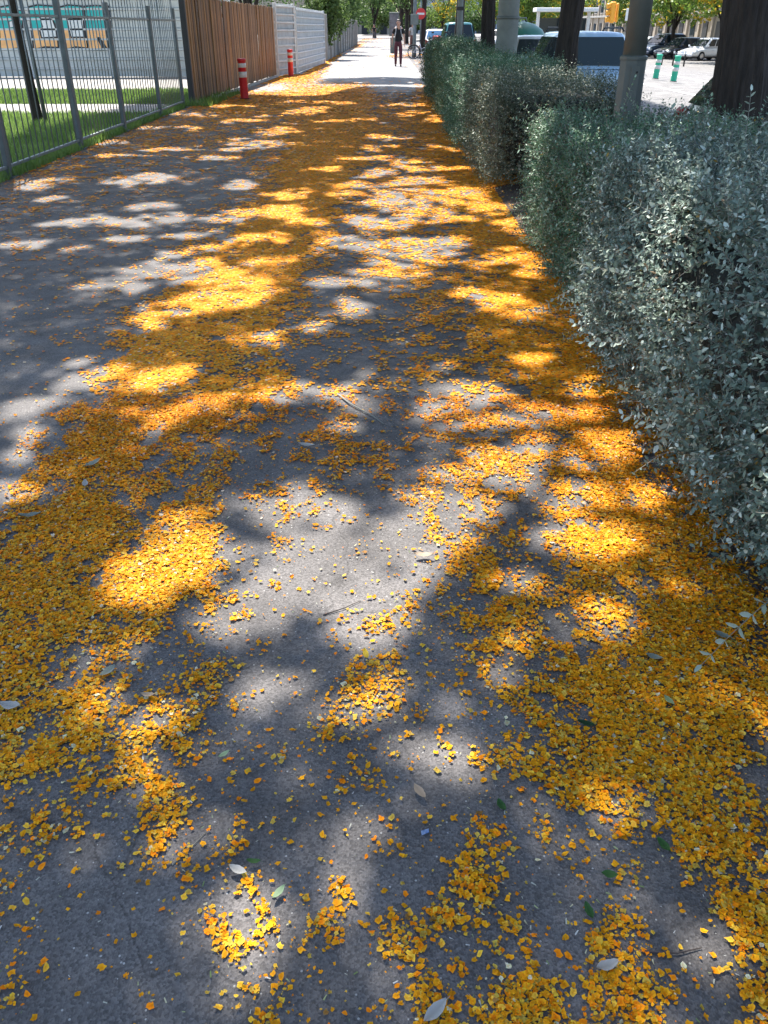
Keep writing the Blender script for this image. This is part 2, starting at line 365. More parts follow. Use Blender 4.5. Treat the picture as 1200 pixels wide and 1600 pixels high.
LIT=[(-0.19,1.69,0.07,0.08),(-0.08,1.59,0.06,0.05),(-0.48,1.59,0.06,0.05),(-0.64,1.60,0.04,0.06),(-0.42,1.44,0.06,0.09),(-0.26,1.50,0.05,0.08),(-0.37,1.22,0.09,0.04),(-0.55,1.17,0.04,0.04),(-0.94,1.43,0.03,0.06),(-0.20,0.96,0.08,0.07),(-0.34,0.98,0.06,0.05),(-0.26,1.04,0.07,0.03),(-0.15,0.87,0.05,0.05),(-0.05,1.06,0.04,0.03),(-0.21,0.83,0.07,0.05),(-0.51,0.79,0.05,0.02),(0.13,1.34,0.07,0.09),(0.02,1.59,0.04,0.07),(0.00,1.50,0.03,0.05),(0.41,1.19,0.05,0.03),(0.04,0.94,0.04,0.05),(0.57,0.96,0.07,0.05),(0.94,1.50,0.05,0.07),(0.16,1.54,0.04,0.04),(0.81,1.17,0.03,0.04),(0.49,0.82,0.05,0.03),(-0.25,2.25,0.16,0.16),(-0.08,2.10,0.15,0.20),(-0.34,2.05,0.09,0.09),(-0.70,2.18,0.16,0.13),(-0.47,2.44,0.09,0.09),(-0.29,2.57,0.10,0.12),(-0.78,2.42,0.07,0.06),(-0.38,1.94,0.09,0.08),(-0.07,1.89,0.11,0.08),(0.02,2.41,0.12,0.10),(0.09,2.29,0.13,0.19),(0.12,2.63,0.09,0.10),(0.33,2.58,0.12,0.12),(0.22,2.37,0.09,0.12),(-1.41,3.79,0.20,0.14),(-1.57,3.49,0.08,0.11),(-1.73,3.51,0.08,0.13),(-1.65,4.12,0.08,0.09),(-1.72,3.98,0.07,0.06),(-1.05,3.79,0.09,0.13),(-1.02,3.28,0.12,0.13),(-0.84,3.44,0.10,0.11),(-0.70,3.56,0.06,0.07),(-0.71,3.31,0.09,0.07),(-0.54,3.60,0.10,0.16),(-0.22,3.53,0.16,0.21),(-0.44,4.60,0.07,0.10),(-0.13,3.80,0.10,0.09),(-0.61,4.43,0.08,0.10),(-1.51,3.11,0.07,0.06),(-2.04,4.43,0.09,0.07),(-1.43,2.73,0.05,0.09),(-1.53,3.27,0.06,0.05),(0.48,3.45,0.15,0.16),(0.34,3.49,0.08,0.13),(0.37,3.96,0.06,0.08),(0.81,3.12,0.20,0.19),(0.52,2.98,0.09,0.09),(0.40,2.86,0.16,0.09),(1.00,3.76,0.13,0.13),(0.85,4.17,0.15,0.11),(0.98,3.15,0.09,0.16),(0.23,2.88,0.08,0.07),(0.66,3.38,0.09,0.07),(0.69,2.33,0.14,0.12),(0.85,2.36,0.10,0.10),(0.96,2.68,0.12,0.10),(0.88,1.97,0.07,0.06),(0.67,1.88,0.10,0.06),(0.41,2.05,0.08,0.06),(0.65,2.58,0.09,0.07),(-3.84,9.71,0.34,0.39),(-2.89,10.02,0.35,0.41),(-2.23,8.48,0.19,0.20),(-2.18,7.76,0.36,0.23),(-2.00,7.91,0.25,0.30),(-1.54,7.10,0.24,0.20),(-1.41,7.91,0.22,0.30),(-1.68,6.44,0.19,0.14),(-2.87,6.72,0.16,0.13),(-2.72,7.53,0.23,0.14),(-2.09,6.90,0.21,0.12),(-1.68,5.89,0.39,0.23),(-1.84,5.47,0.26,0.19),(-1.30,5.81,0.29,0.28),(-1.08,5.32,0.27,0.24),(-1.24,5.06,0.20,0.16),(-1.40,4.74,0.13,0.16),(-0.99,5.22,0.18,0.22),(-1.92,6.26,0.10,0.10),(-2.42,6.46,0.15,0.10),(-1.33,6.46,0.15,0.10),(-1.95,13.32,0.52,0.70),(-1.88,15.14,0.48,0.49),(0.06,14.21,0.28,0.53),(-0.10,11.83,0.29,0.25),(-0.17,10.44,0.23,0.25),(0.41,9.89,0.35,0.45),(0.16,8.49,0.34,0.34),(0.57,7.77,0.28,0.35),(0.75,8.45,0.28,0.27),(1.03,8.33,0.30,0.42),(0.00,7.62,0.19,0.22),(0.15,6.32,0.29,0.18),(-0.38,6.93,0.23,0.21),(-0.25,4.99,0.17,0.24),(-0.43,4.58,0.07,0.10),(-0.42,5.73,0.21,0.12),(0.57,6.15,0.18,0.21),(-0.84,7.79,0.30,0.58),(0.62,5.31,0.14,0.18),(0.84,5.04,0.17,0.20),(1.15,7.52,0.19,0.41),(-1.03,6.79,0.18,0.20),(-0.81,6.16,0.19,0.17),(0.46,6.79,0.21,0.20),(1.15,5.98,0.12,0.22),(-1.57,18.85,0.45,1.35),(-1.86,15.04,0.41,0.49),(0.02,14.29,0.29,0.44),(-3.68,17.92,0.43,0.55),(-3.86,15.54,0.33,0.42),(-3.61,11.89,0.26,0.25),(-4.36,13.53,0.39,0.32),(-0.48,16.88,0.48,0.37),(0.51,18.19,0.38,0.42),(-1.18,21.10,0.59,0.56),(-2.22,21.10,0.44,0.56),(0.28,20.21,0.35,0.51),(-0.18,12.76,0.28,0.22),(0.74,12.91,0.19,0.29),(0.79,10.91,0.16,0.27),(-0.78,10.74,0.20,0.21),(-2.26,11.58,0.25,0.24),(-1.58,9.79,0.25,0.22),(-0.95,9.17,0.20,0.19),(-0.27,9.17,0.20,0.19),(0.34,11.58,0.21,0.24),(-3.32,8.79,0.20,0.14),(-2.98,12.55,0.27,0.21),(-2.83,16.64,0.35,0.36),(-2.34,17.91,0.25,0.41),(-1.18,16.64,0.29,0.36),(-3.54,20.21,0.35,0.51),(0.37,9.24,0.54,0.86),(0.06,7.68,0.40,0.34),(0.54,8.09,0.48,0.56),(0.20,6.62,0.40,0.30),(-0.29,6.84,0.29,0.28),(0.95,9.19,0.27,0.55),(-0.07,9.58,0.28,0.34),(0.48,10.91,0.40,0.32),(0.00,5.98,0.32,0.15),(0.88,6.37,0.19,0.28),(0.79,3.45,0.15,0.12),(0.73,2.73,0.15,0.09),(0.28,3.31,0.11,0.08),(1.18,12.40,0.22,0.75),(1.36,3.30,0.14,0.22),(1.30,4.20,0.12,0.25),(1.75,2.00,0.18,0.14),(1.30,6.30,0.12,0.50),(2.00,9.40,0.35,0.25),(1.60,13.80,0.40,0.40),(1.25,2.75,0.12,0.20),(1.90,4.60,0.30,0.20),(1.70,11.00,0.50,0.30),(1.15,17.20,0.20,0.60),(1.70,20.00,0.50,0.60),(1.55,5.30,0.25,0.20)]
_RY = np.array([r[0] for r in PETAL_ROWS])
def petal_density(X, Y):
    D = np.stack([np.interp(X, [p[0] for p in r[1]], [p[1] for p in r[1]]) for r in PETAL_ROWS])   # rows by distance
    lt = np.log(np.clip(Y, .5, 200)); q = np.interp(lt, np.log(_RY), np.arange(len(_RY)))
    i = np.clip(np.floor(q).astype(int), 0, len(_RY) - 2); f = q - i; k = np.arange(len(X))
    return D[i, k] * (1 - f) + D[i + 1, k] * f

def lit_map(X, Y):
    """1 where the crowns above leave a gap for the sun, 0 under closed foliage (ground coordinates)"""
    X = np.asarray(X, float); Y = np.asarray(Y, float)
    w = .11 + .020 * np.clip(Y - 1, 0, 30)
    Xw = X + ((noise2(X * 2.2, Y * 1.6, 3) - .5) * 2.2 + (noise2(X * 6, Y * 5, 13) - .5) * 1.2) * w; Yw = Y + ((noise2(X * 2.2, Y * 1.6, 9) - .5) * 2.6 + (noise2(X * 6, Y * 5, 19) - .5) * 1.4) * w
    shr = np.interp(Y, [0, 1.5, 1.8, 3.0, 3.6, 7, 10, 22], [.85, .88, 1.12, 1.12, 1.0, 1.05, 1.05, .88])
    L = np.zeros_like(X)
    for cx, cy, rx, ry in LIT:
        d = ((Xw - cx) / (rx * shr + .02)) ** 2 + ((Yw - cy) / (ry * shr + .02)) ** 2
        L = np.maximum(L, np.clip(1.45 - d * .95, 0, 1))
    brk = noise2(X * 7.5, Y * 6.0, 61) * .6 + noise2(X * 15, Y * 12, 67) * .4       # noise that keeps stray leaves, to break up the sun pools
    L = L - 1.25 * np.clip((brk - .54) / .2, 0, 1) * np.interp(Y, [1.2, 1.7, 2.8, 3.4, 6, 10, 14], [.45, .2, .2, .5, .6, .6, .9])
    L = L * np.interp(Y, [.8, 1.35, 1.75], [.78, .80, 1.0])
    # beyond the last broad crown the path lies in full sun, with bands of shade
    edge = 22.8 + 3.2 * np.clip((X + 1.5) / .8, 0, 1) + (noise2(X * .9, Y * .2, 21) - .5) * 2.2
    far = np.clip((Y - edge) / .7, 0, 1)
    band = np.zeros_like(X)
    for y0, y1, x0 in ((27.0, 31.3, -2.3), (51.0, 59.0, -1.6), (66, 78, -3), (92, 104, -3), (118, 130, -3)):
        wob = (noise2(X * .7, Y * .35, y0) - .5) * 2.6
        band = np.maximum(band, np.clip((Y + wob - y0) / .8, 0, 1) * np.clip((y1 - Y - wob) / .8, 0, 1) * np.clip((X - x0) / .9, 0, 1))
    far = far * (1 - band * (noise2(X * 1.2, Y * .8, 40) > .22))
    return np.maximum(L * (Y < 24.5), far)

# ------------------------------------------------------------------ the setting
def sheet(name, x0, x1, y0, y1, z, m, nx=1, ny=1):
    xs = np.linspace(x0, x1, nx + 1); ys = np.linspace(y0, y1, ny + 1)
    V = [(x, y, z) for y in ys for x in xs]; w = nx + 1
    Fc = [(j * w + i, j * w + i + 1, (j + 1) * w + i + 1, (j + 1) * w + i) for j in range(ny) for i in range(nx)]
    return tag(np_obj(name, V, Fc, m), kind='structure')

sheet('ground', -1500, 1500, -300, 2500, -.85, M['ground'])
def road_z(x): return float(np.interp(x, [3, 9, 13, 19, 26], [-.12, -.12, -.28, -.66, -.70]))   # the road falls away to the far side
rx = [3.22, 6, 9, 11, 13, 15, 17, 19, 26.2]
tag(np_obj('road', [(x, y, road_z(x)) for y in (-40, 400) for x in rx], [(i, i + 1, len(rx) + i + 1, len(rx) + i) for i in range(len(rx) - 1)], M['road']), kind='structure')
o = MB().box((-.75, 120, -.1), (7.62, 260, .2)).build('footpath', M['asphalt']); tag(o, kind='structure')          # x -4.56 .. 3.06
o = MB().box((31.2, 150, -.67), (10.0, 400, .2)).build('pavement', M['pave']); tag(o, kind='structure')
# paler paving where the path leaves the trees, in long slabs
ppv = empty('pale_paving', (0, 24.4, 0)); tag(ppv, kind='structure')
for j in range(22):
    y0 = j * 3.0
    for x0, x1 in ((-4.2, -1.42), (-1.41, 1.37)):
        MB().box(((x0 + x1) / 2, y0 + 1.494, -.002), (x1 - x0, 2.988, .012)).build('slab', M['slab'], ppv)
MB().box((-1.4, 24.4 + 66 + 40, -.002), (5.6, 80, .012)).build('footpath_end', M['slab'])['kind'] = 'structure'
# kerbs, stone by stone where they show
kerb = empty('kerb', (3.14, 0, 0)); tag(kerb, kind='structure')
km = MB().cbox((0, 0, -.08), (.155, .985, .17), .012).mesh('kerb_stone', M['kerb'])
for i in range(70): inst('kerb_stone', km, kerb, (0, -3.5 + i * 1.0, random.uniform(-.003, .003)))
# planting strip
bedv = []; nb = 60
xs = np.linspace(1.16, 3.0, 14); ys = np.linspace(-1, 27, 160)
gx, gy = np.meshgrid(xs, ys); gz = .002 + np.clip(np.minimum(gx - 1.16, 3.0 - gx) / .3, 0, 1) * (.04 + .03 * noise2(gx * 6, gy * 6, 4))
Vb = np.stack([gx, gy, gz], -1).reshape(-1, 3); w = len(xs)
Fb = [(j * w + i, j * w + i + 1, (j + 1) * w + i + 1, (j + 1) * w + i) for j in range(len(ys) - 1) for i in range(w - 1)]
tag(np_obj('planting_bed', Vb, Fb, M['soil'], smooth=True), kind='structure')
# lawn and paths behind the fence
def lawn(name, y0, y1, m, z):
    return tag(MB().box((-34.56 + 15, (y0 + y1) / 2, z - .1), (30, y1 - y0, .2)).build(name, m), kind='structure')
lawn('lawn', -2, 18.35, M['turf'], -.005); lawn('garden_path', 18.35, 20.6, M['pave'], .0); lawn('lawn', 20.6, 25.4, M['turf'], -.005); lawn('yard_pavement', 25.4, 60, M['pave'], .0)
# road markings
for k, (x, y0, y1) in enumerate(((8.55, 8, 70), (11.9, 8, 70), (5.6, 12.5, 13.1))):
    if k < 2: tag(MB().box((x, (y0 + y1) / 2, road_z(x) + .006), (.14, y1 - y0, .003)).build('lane_line', M['white_paint']), kind='structure')

def grass(name, x0, x1, y0, y1, n, hmin, hmax, label=None, zb=-.01, parent=None):
    x = rng.uniform(x0, x1, n); y = rng.uniform(y0, y1, n)
    h = rng.uniform(hmin, hmax, n) * (.5 + noise2(x * 1.3, y * 1.3, 5)); a = rng.uniform(0, 2 * np.pi, n); ln = rng.uniform(.1, .7, n) * h
    wd = rng.uniform(.004, .010, n) * (1 + y / 25)
    b = np.stack([x, y, np.full(n, zb)], -1); c, s_ = np.cos(a), np.sin(a)
    side = np.stack([-s_ * wd, c * wd, 0 * a], -1); tip = b + np.stack([c * ln, s_ * ln, h], -1)
    V = np.stack([b - side, b + side, tip], 1).reshape(-1, 3); Fc = np.arange(3 * n).reshape(-1, 3)
    t = noise2(x * .8, y * .8, 8)[:, None] * .6 + rng.random((n, 1)) * .4
    col = np.array([[.09, .17, .035]]) * (1 - t) + np.array([[.25, .36, .09]]) * t
    return tag(np_obj(name, V, Fc, M['grass'], parent, np.repeat(col, 3, 0)), label, kind='stuff')
o = grass('lawn_grass', -15, -4.7, 6, 18.3, 90000, .05, .12); tag(o, 'mown green grass of the lawn behind the railing', 'grass')
o = grass('verge_grass', -17, -4.7, 20.7, 25.3, 40000, .05, .11); tag(o, 'green grass strip beyond the pale garden path', 'grass')
o = grass('weed_strip', -4.60, -4.27, 6, 20.6, 6500, .04, .14, zb=0); tag(o, 'tufts of weeds growing along the foot of the railing', 'weeds')
o = grass('weed_tuft', -4.25, -3.75, 19.9, 24.2, 900, .04, .18, zb=0); tag(o, 'weeds at the foot of the wooden fence', 'weeds')

# ------------------------------------------------------------------ railing on the left
FX = -4.33
rail = empty('metal_railing', (FX, 7.75, 0)); tag(rail, 'grey steel railing with upright bars along the lawn', 'railing')
posts = [0.0, 2.38, 4.98, 7.28, 9.85, 11.95]
pm = MB().cbox((0, 0, .9), (.06, .095, 1.86), .006).mesh('post', M['steel_dark'])
bm_ = MB().tube([(0, 0, .10), (0, 0, 2.02)], .0082, 6).mesh('bar', M['steel'])
cm = MB().lathe([(.009, 2.0), (.007, 2.03), (.0015, 2.045)], 6).mesh('cap', M['steel'])
for i, y in enumerate(posts):
    p = inst('post', pm, rail, (0, y, 0), (0, random.uniform(-.012, .012), random.uniform(-.03, .03)))
    inst('base_plate', MB().cbox((0, 0, .008), (.14, .16, .016), .003).mesh('base_plate', M['steel_dark']), p)
    if i < len(posts) - 1:
        a, b = y + .055, posts[i + 1] - .055
        for z, r in ((.115, .022), (1.62, .022)):
            MB().cbox((0, (a + b) / 2, z), (.038, b - a, .032), .004).build('rail', M['steel'], rail)
        n = 14
        for k in range(n): inst('bar', bm_, rail, (0, a + (b - a) * (k + .5) / n, 0), (random.uniform(-.006, .006), random.uniform(-.006, .006), 0))

# ------------------------------------------------------------------ wooden board fence
A = Vector((-4.27, 20.35, 0)); B = Vector((-3.78, 32.5, 0)); dv = B - A; ang = math.atan2(dv.y, dv.x)
wf = empty('wooden_fence', A, ang); tag(wf, 'tall fence of brown upright wooden boards', 'fence')
Ln = dv.length; x = .06; k = 0
pl = {}
while x < Ln - .05:
    wdt = random.choice((.115, .13, .14, .15)); key = (wdt, k % 4)
    if key not in pl: pl[key] = MB().cbox((0, 0, 1.03), (wdt - .006, .026, 2.0), .004).mesh('plank', M['wood'][k % 4 if random.random() < .8 else random.randrange(4)])
    inst('plank', pl[key], wf, (x + wdt / 2, -.02 + random.uniform(-.012, .012), .04 + random.uniform(-.02, .02)), (random.uniform(-.006, .006), random.uniform(-.006, .006), random.uniform(-.03, .03)))
    x += wdt; k += 1
for z in (.35, 1.75): MB().cbox((Ln / 2, .04, z), (Ln, .05, .09), .005).build('cross_rail', M['wood'][1], wf)
MB().cbox((0, .0, 1.0), (.09, .12, 2.0), .008).build('end_post', M['dark'], wf)
for q in (.33, .66, .995): MB().cbox((Ln * q, .10, 1.03), (.09, .08, 2.06), .006).build('fence_post', M['wood'][3], wf)
MB().cbox((Ln * .55, -.10, .03), (Ln * .82, .12, .06), .01).build('footing', M['kerb'], wf)

# ------------------------------------------------------------------ white sheet-metal hoarding beyond it
def ribbed(name, A, B, H0, H1, nrib, m, label, posts, cat='fence', flush=.03, rib=None):
    A = Vector(A); B = Vector(B); dv = B - A; Lh = dv.length
    e = empty(name, A, math.atan2(dv.y, dv.x)); tag(e, label, cat)
    for i in range(nrib):
        z0 = .02 + (H1 - .02) * i / nrib; z1 = .02 + (H1 - .02) * (i + 1) / nrib; hgt = z1 - z0
        zr = z0 + hgt * .68
        MB().prism([(-.0, z0), (-.012, z0 + .004), (-.012, zr), (.02, zr), (.02, z0)], Lh, 'x').build('sheet', m, e)
        MB().prism([(.02, zr + .002), (-.012, zr + .002), (-.065, zr + hgt * .07), (-.065, z1 - hgt * .07), (-.0, z1 - .003), (.02, z1 - .003)], Lh, 'x').build('rib', rib or m, e)
    for q in posts: MB().cbox((q * Lh, .0, (H1 + .06) / 2), (.075, .11, H1 + .06), .005).build('post', M['corr'], e)
    MB().cbox((Lh / 2, .01, H1 + .018), (Lh, .06, .03), .004).build('top_rail', M['corr'], e)
    return e
ribbed('metal_hoarding', (-3.74, 32.62, 0), (-3.28, 34.5, 0), 2.15, 2.15, 9, M['corr_grey'], 'short white ribbed metal panel next to the wooden fence', (0.02, .985), rib=M['corr'])
ribbed('metal_hoarding', (-3.24, 34.62, 0), (-2.82, 44.2, 0), 2.15, 2.08, 9, M['corr_grey'], 'long white ribbed metal hoarding receding along the path', (.0, 1.0), rib=M['corr'])

# concrete posts and panels further on
cp = empty('concrete_wall', (-2.95, 47.5, 0)); tag(cp, 'pale concrete panel wall half covered by hanging shrubs', 'wall')
for i in range(14):
    y = i * 3.4
    MB().cbox((.02 * i, y, 1.0), (.22, .26, 2.1), .02).build('post', M['pave'], cp)
    for q in range(4): MB().cbox((.02 * i, y + 1.7, .26 + q * .49), (.10, 3.12, .48), .012).build('panel', M['pave'], cp)

# ------------------------------------------------------------------ graffiti hoarding far behind the lawn
HY = 32.0
gh = ribbed('graffiti_hoarding', (-17.5, HY, 0), (-6.6, HY, 0), 2.35, 2.35, 8, M['hoard'], 'grey ribbed hoarding painted with teal and orange graffiti letters', (0, .25, .5, .75, 1.0))
def W(px, py):
    a = PITCH + math.atan((py - 800) / FPX); z = CAM_H - (HY - .05) * math.tan(a); zc = (HY - .05) * math.cos(PITCH) + (CAM_H - z) * math.sin(PITCH)
    return ((px - 600) / FPX * zc + 17.5, z)
M['g_teal'] = mat('graffiti_teal', (.02, .40, .38), .6, var=.12, scale=5)
M['g_orange'] = mat('graffiti_orange', (.86, .46, .18), .6, var=.14, scale=5)
M['g_black'] = mat('graffiti_black', (.018, .018, .022), .6)
M['g_silver'] = mat('graffiti_silver', (.66, .68, .67), .55, .1, var=.1, scale=4)
def paint(poly, m, off, name='graffiti_letter', parent=gh):
    return MB().prism([W(*p) for p in poly], .004, 'y', -.050 - off).build(name, m, parent)
letters = [
    (-95, -48, [(-95, 10), (-60, 6), (-48, 12)], [(-48, 70), (-70, 76), (-95, 72)], [(-82, 26), (-64, 26), (-62, 44), (-80, 46)]),
    (-46, -6, [(-46, 14), (-26, 9), (-6, 14)], [(-6, 75), (-25, 70), (-46, 76)], [(-34, 22), (-16, 22), (-16, 36), (-34, 37)]),
    (-2, 33, [(-2, 13), (14, 10), (33, 18)], [(35, 73), (16, 76), (2, 75)], [(15, 34), (24, 32), (26, 41), (16, 43)]),
    (46, 87, [(46, 12), (60, 9), (84, 11)], [(90, 73), (70, 72), (54, 76)], [(62, 25), (80, 27), (86, 44), (88, 57), (66, 58), (63, 44), (68, 42)]),
    (92, 131, [(92, 13), (108, 9), (127, 11)], [(136, 74), (118, 72), (103, 76)], [(105, 26), (129, 28), (131, 57), (112, 57), (108, 40)]),
    (133, 172, [(133, 11), (150, 10), (169, 11)], [(174, 75), (156, 77), (138, 76)], [(152, 59), (157, 59), (166, 74), (159, 74)]),
]
for a, b, top, bot, hole in letters:
    full = top + bot
    grow = [(p[0] + (2.6 if p[0] > (a + b) / 2 else -2.6), p[1] - 2.4) for p in top] + [(p[0] + (2.6 if p[0] > (a + b) / 2 else -2.6), p[1] + 2.6) for p in bot]
    lt = paint(grow, M['g_black'], .000)
    ml, mr = (top[0][0] * .45 + bot[-1][0] * .55), (top[-1][0] * .45 + bot[0][0] * .55)
    paint(top + [(mr, 45), (ml, 45)], M['g_teal'], .005)
    paint([(ml, 45.3), (mr, 45.3)] + bot, M['g_orange'], .005)
    hg = [(sum(q[0] for q in hole) / len(hole), sum(q[1] for q in hole) / len(hole))]
    cx, cy = hg[0]
    paint([(cx + (p[0] - cx) * 1.25, cy + (p[1] - cy) * 1.16) for p in hole], M['g_black'], .010, 'letter_outline')
    paint(hole, M['g_silver'] if a < 130 else M['g_black'], .015, 'letter_counter')
# ------------------------------------------------------------------ leaves
LEAF4_V = [(0, 0, 0), (-.25, .30, .05), (.25, .30, .05), (-.20, .72, .04), (.20, .72, .04), (0, 1, -.03), (0, .5, -.02)]
LEAF4_F = [(0, 6, 1), (0, 2, 6), (1, 6, 3), (2, 4, 6), (3, 6, 5), (4, 5, 6)]
LEAF2_V = [(0, 0, 0), (-.27, .5, .06), (.27, .5, .06), (0, 1, 0)]
LEAF2_F = [(0, 2, 1), (1, 2, 3)]

def frames(axis, nrm):
    a = axis / np.linalg.norm(axis, axis=1, keepdims=True)
    x = np.cross(a, nrm); x /= np.linalg.norm(x, axis=1, keepdims=True) + 1e-9
    z = np.cross(x, a)
    return np.stack([x, a, z], axis=2)

def unit(v): return v / (np.linalg.norm(v, axis=-1, keepdims=True) + 1e-9)

def hedge(name, label, x0, x1, y0, y1, h, nshoot, lsize, pal, fine, singles=0, n_exp=6.0, lump=.06, bulge=0.0, whips=30, faces=(1, 1, .8, .25, .3)):
    Lx, Ly = (x1 - x0) / 2, (y1 - y0) / 2; cx, cy = (x0 + x1) / 2, (y0 + y1) / 2
    e = empty(name, (cx, cy, 0)); tag(e, label, 'hedge', 'clipped hedge plants in a row along the path')
    ar = np.array([2 * Ly * h * faces[0], 4 * Lx * Ly * faces[1], 2 * Lx * h * faces[2], 2 * Lx * h * faces[3], 2 * Ly * h * faces[4]]); ar /= ar.sum()
    def surf(n):
        fc = rng.choice(5, n, p=ar); u = rng.uniform(-1, 1, n); v = rng.uniform(-1, 1, n)
        P = np.zeros((n, 3))
        for k, (ax, sg) in enumerate(((0, -1), (2, 1), (1, -1), (1, 1), (0, 1))):
            m = fc == k; o = [q for q in range(3) if q != ax]
            P[m, ax] = sg; P[m, o[0]] = u[m]; P[m, o[1]] = v[m]
        return P
    def shape(P, depth=0.0):
        r = (np.abs(P) ** n_exp).sum(1, keepdims=True) ** (1 / n_exp); Q = P / r
        N = unit(np.sign(Q) * np.abs(Q) ** (n_exp - 1) / np.array([[Lx, Ly, h / 2]]))
        W_ = Q * np.array([[Lx, Ly, h / 2]]); W_[:, 2] += h / 2
        zz = W_[:, 2] / h
        wx = W_[:, 0] + cx; wy = W_[:, 1] + cy
        d = lump * 2 * (noise3(wx * 2.1, wy * 2.1, W_[:, 2] * 2.1) - .5) + lump * (noise3(wx * 6, wy * 6, W_[:, 2] * 6) - .5) + bulge * np.sin(np.pi * np.clip(zz, 0, 1)) ** 1.2 * (N[:, 0] < 0) * np.abs(N[:, 0])
        return W_ + N * (d + depth)[:, None], N
    # solid core for the branch mass, inner shade put into its dark colour
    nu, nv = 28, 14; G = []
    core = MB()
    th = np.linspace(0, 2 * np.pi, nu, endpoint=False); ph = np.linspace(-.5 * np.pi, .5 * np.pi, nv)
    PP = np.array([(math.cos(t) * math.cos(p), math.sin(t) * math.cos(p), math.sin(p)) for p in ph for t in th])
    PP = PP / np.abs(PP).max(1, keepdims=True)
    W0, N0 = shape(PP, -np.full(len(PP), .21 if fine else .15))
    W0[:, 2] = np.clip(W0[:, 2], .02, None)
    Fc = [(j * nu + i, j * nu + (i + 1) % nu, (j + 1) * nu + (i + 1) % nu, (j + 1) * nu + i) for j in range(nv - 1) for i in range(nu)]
    np_obj('shade_core', W0, Fc, M['core'], e, smooth=True)
    # shoots
    P0, N = shape(surf(nshoot), rng.uniform(-.20, .0, nshoot))
    D = unit(N * rng.uniform(.2, 1.0, (nshoot, 1)) + np.array([[0, 0, 1.]]) * rng.uniform(.0, .9, (nshoot, 1)) + rng.normal(0, .42, (nshoot, 3)))
    Ls = rng.uniform(.07, .19, nshoot)
    Pw, Nw = shape(surf(whips), np.zeros(whips))
    Dw = unit(Nw * .5 + np.array([[0, 0, .8]]) * rng.uniform(.2, 1, (whips, 1)) + rng.normal(0, .45, (whips, 3)))
    P0 = np.concatenate([P0, Pw]); D = np.concatenate([D, Dw]); Ls = np.concatenate([Ls, rng.uniform(.14, .30, whips)])
    gap = noise3((P0[:, 0] + cx) * 5.5, (P0[:, 1] + cy) * 5.5, P0[:, 2] * 5.5) * .6 + noise3((P0[:, 0] + cx) * 11, (P0[:, 1] + cy) * 11, P0[:, 2] * 11) * .4
    keep = (P0[:, 2] > .03) & (gap > rng.uniform(.28, .46, len(P0))); P0, D, Ls = P0[keep], D[keep], Ls[keep]; ns = len(P0)
    sag = rng.uniform(-.02, .05, ns)
    # stems
    if fine:
        sd = unit(np.cross(D, rng.normal(0, 1, (ns, 3)))); s2 = np.cross(D, sd); r0 = rng.uniform(.0010, .0020, (ns, 1))
        tip = P0 + D * Ls[:, None]; tip[:, 2] -= sag * .6
        mid = P0 + D * Ls[:, None] * .5
        ring = [sd, -.5 * sd + .87 * s2, -.5 * sd - .87 * s2]
        V = np.stack([P0 + q * r0 for q in ring] + [mid + q * r0 * .8 for q in ring] + [tip + q * r0 * .3 for q in ring], 1).reshape(-1, 3)
        t = np.array([(a + i, a + (i + 1) % 3, a + 3 + (i + 1) % 3, a + 3 + i) for a in (0, 3) for i in range(3)])
        tag(np_obj('stems', V, (t[None] + (np.arange(ns) * 9)[:, None, None]).reshape(-1, 4), M['twig'], e), kind='stuff')
    # leaves in pairs along the shoots
    per = 7 if fine else 5
    k = np.tile(np.arange(per), ns); si = np.repeat(np.arange(ns), per); f = (k + .6) / per
    base = P0[si] + D[si] * (Ls[si] * f)[:, None]; base[:, 2] -= sag[si] * f ** 2
    s1 = unit(np.cross(D, np.array([[.3, .2, 1.]]))); s2 = np.cross(D, s1)
    an = k * 1.57 + rng.uniform(0, .6, len(k)) + np.repeat(rng.uniform(0, 6.28, ns), per)
    sd = s1[si] * np.cos(an)[:, None] + s2[si] * np.sin(an)[:, None]
    base = np.concatenate([base, base]); sd = np.concatenate([sd, -sd]); dd = np.concatenate([D[si], D[si]]); ff = np.concatenate([f, f])
    ax = unit(dd * rng.uniform(.25, .9, (len(base), 1)) + sd + rng.normal(0, .18, base.shape))
    nr = unit(dd - sd * .3 + np.array([[0, 0, .5]]) + rng.normal(0, .3, base.shape))
    sc = lsize * rng.uniform(.42, 1.28, len(base)) * (1.1 - .45 * ff); scl = np.stack([sc * rng.uniform(.8, 1.15, len(sc)), sc, sc], 1)
    kp = base[:, 2] > .015; base, ax, nr, scl = base[kp], ax[kp], nr[kp], scl[kp]
    R = frames(ax, nr)
    wx, wy = base[:, 0] + cx, base[:, 1] + cy
    t = np.clip(noise3(wx * 4, wy * 4, base[:, 2] * 4) * .75 + (rng.random(len(base)) - .5) * .9 + .12, 0, 1)[:, None]
    col = np.array([pal[0]]) * (1 - t) + np.array([pal[1]]) * t
    pale = rng.random(len(base)) < pal[3]; col[pale] = np.array(pal[2]) * rng.uniform(.8, 1.1, (pale.sum(), 1))
    yl = rng.random(len(base)) < .006; col[yl] = (.34, .22, .04)
    dd_ = (rng.random(len(base)) < .05) & (noise3(wx * 3.7, wy * 3.7, base[:, 2] * 3.7) > .55); col[dd_] = (.20, .14, .08)
    idx = np.arange(len(base))
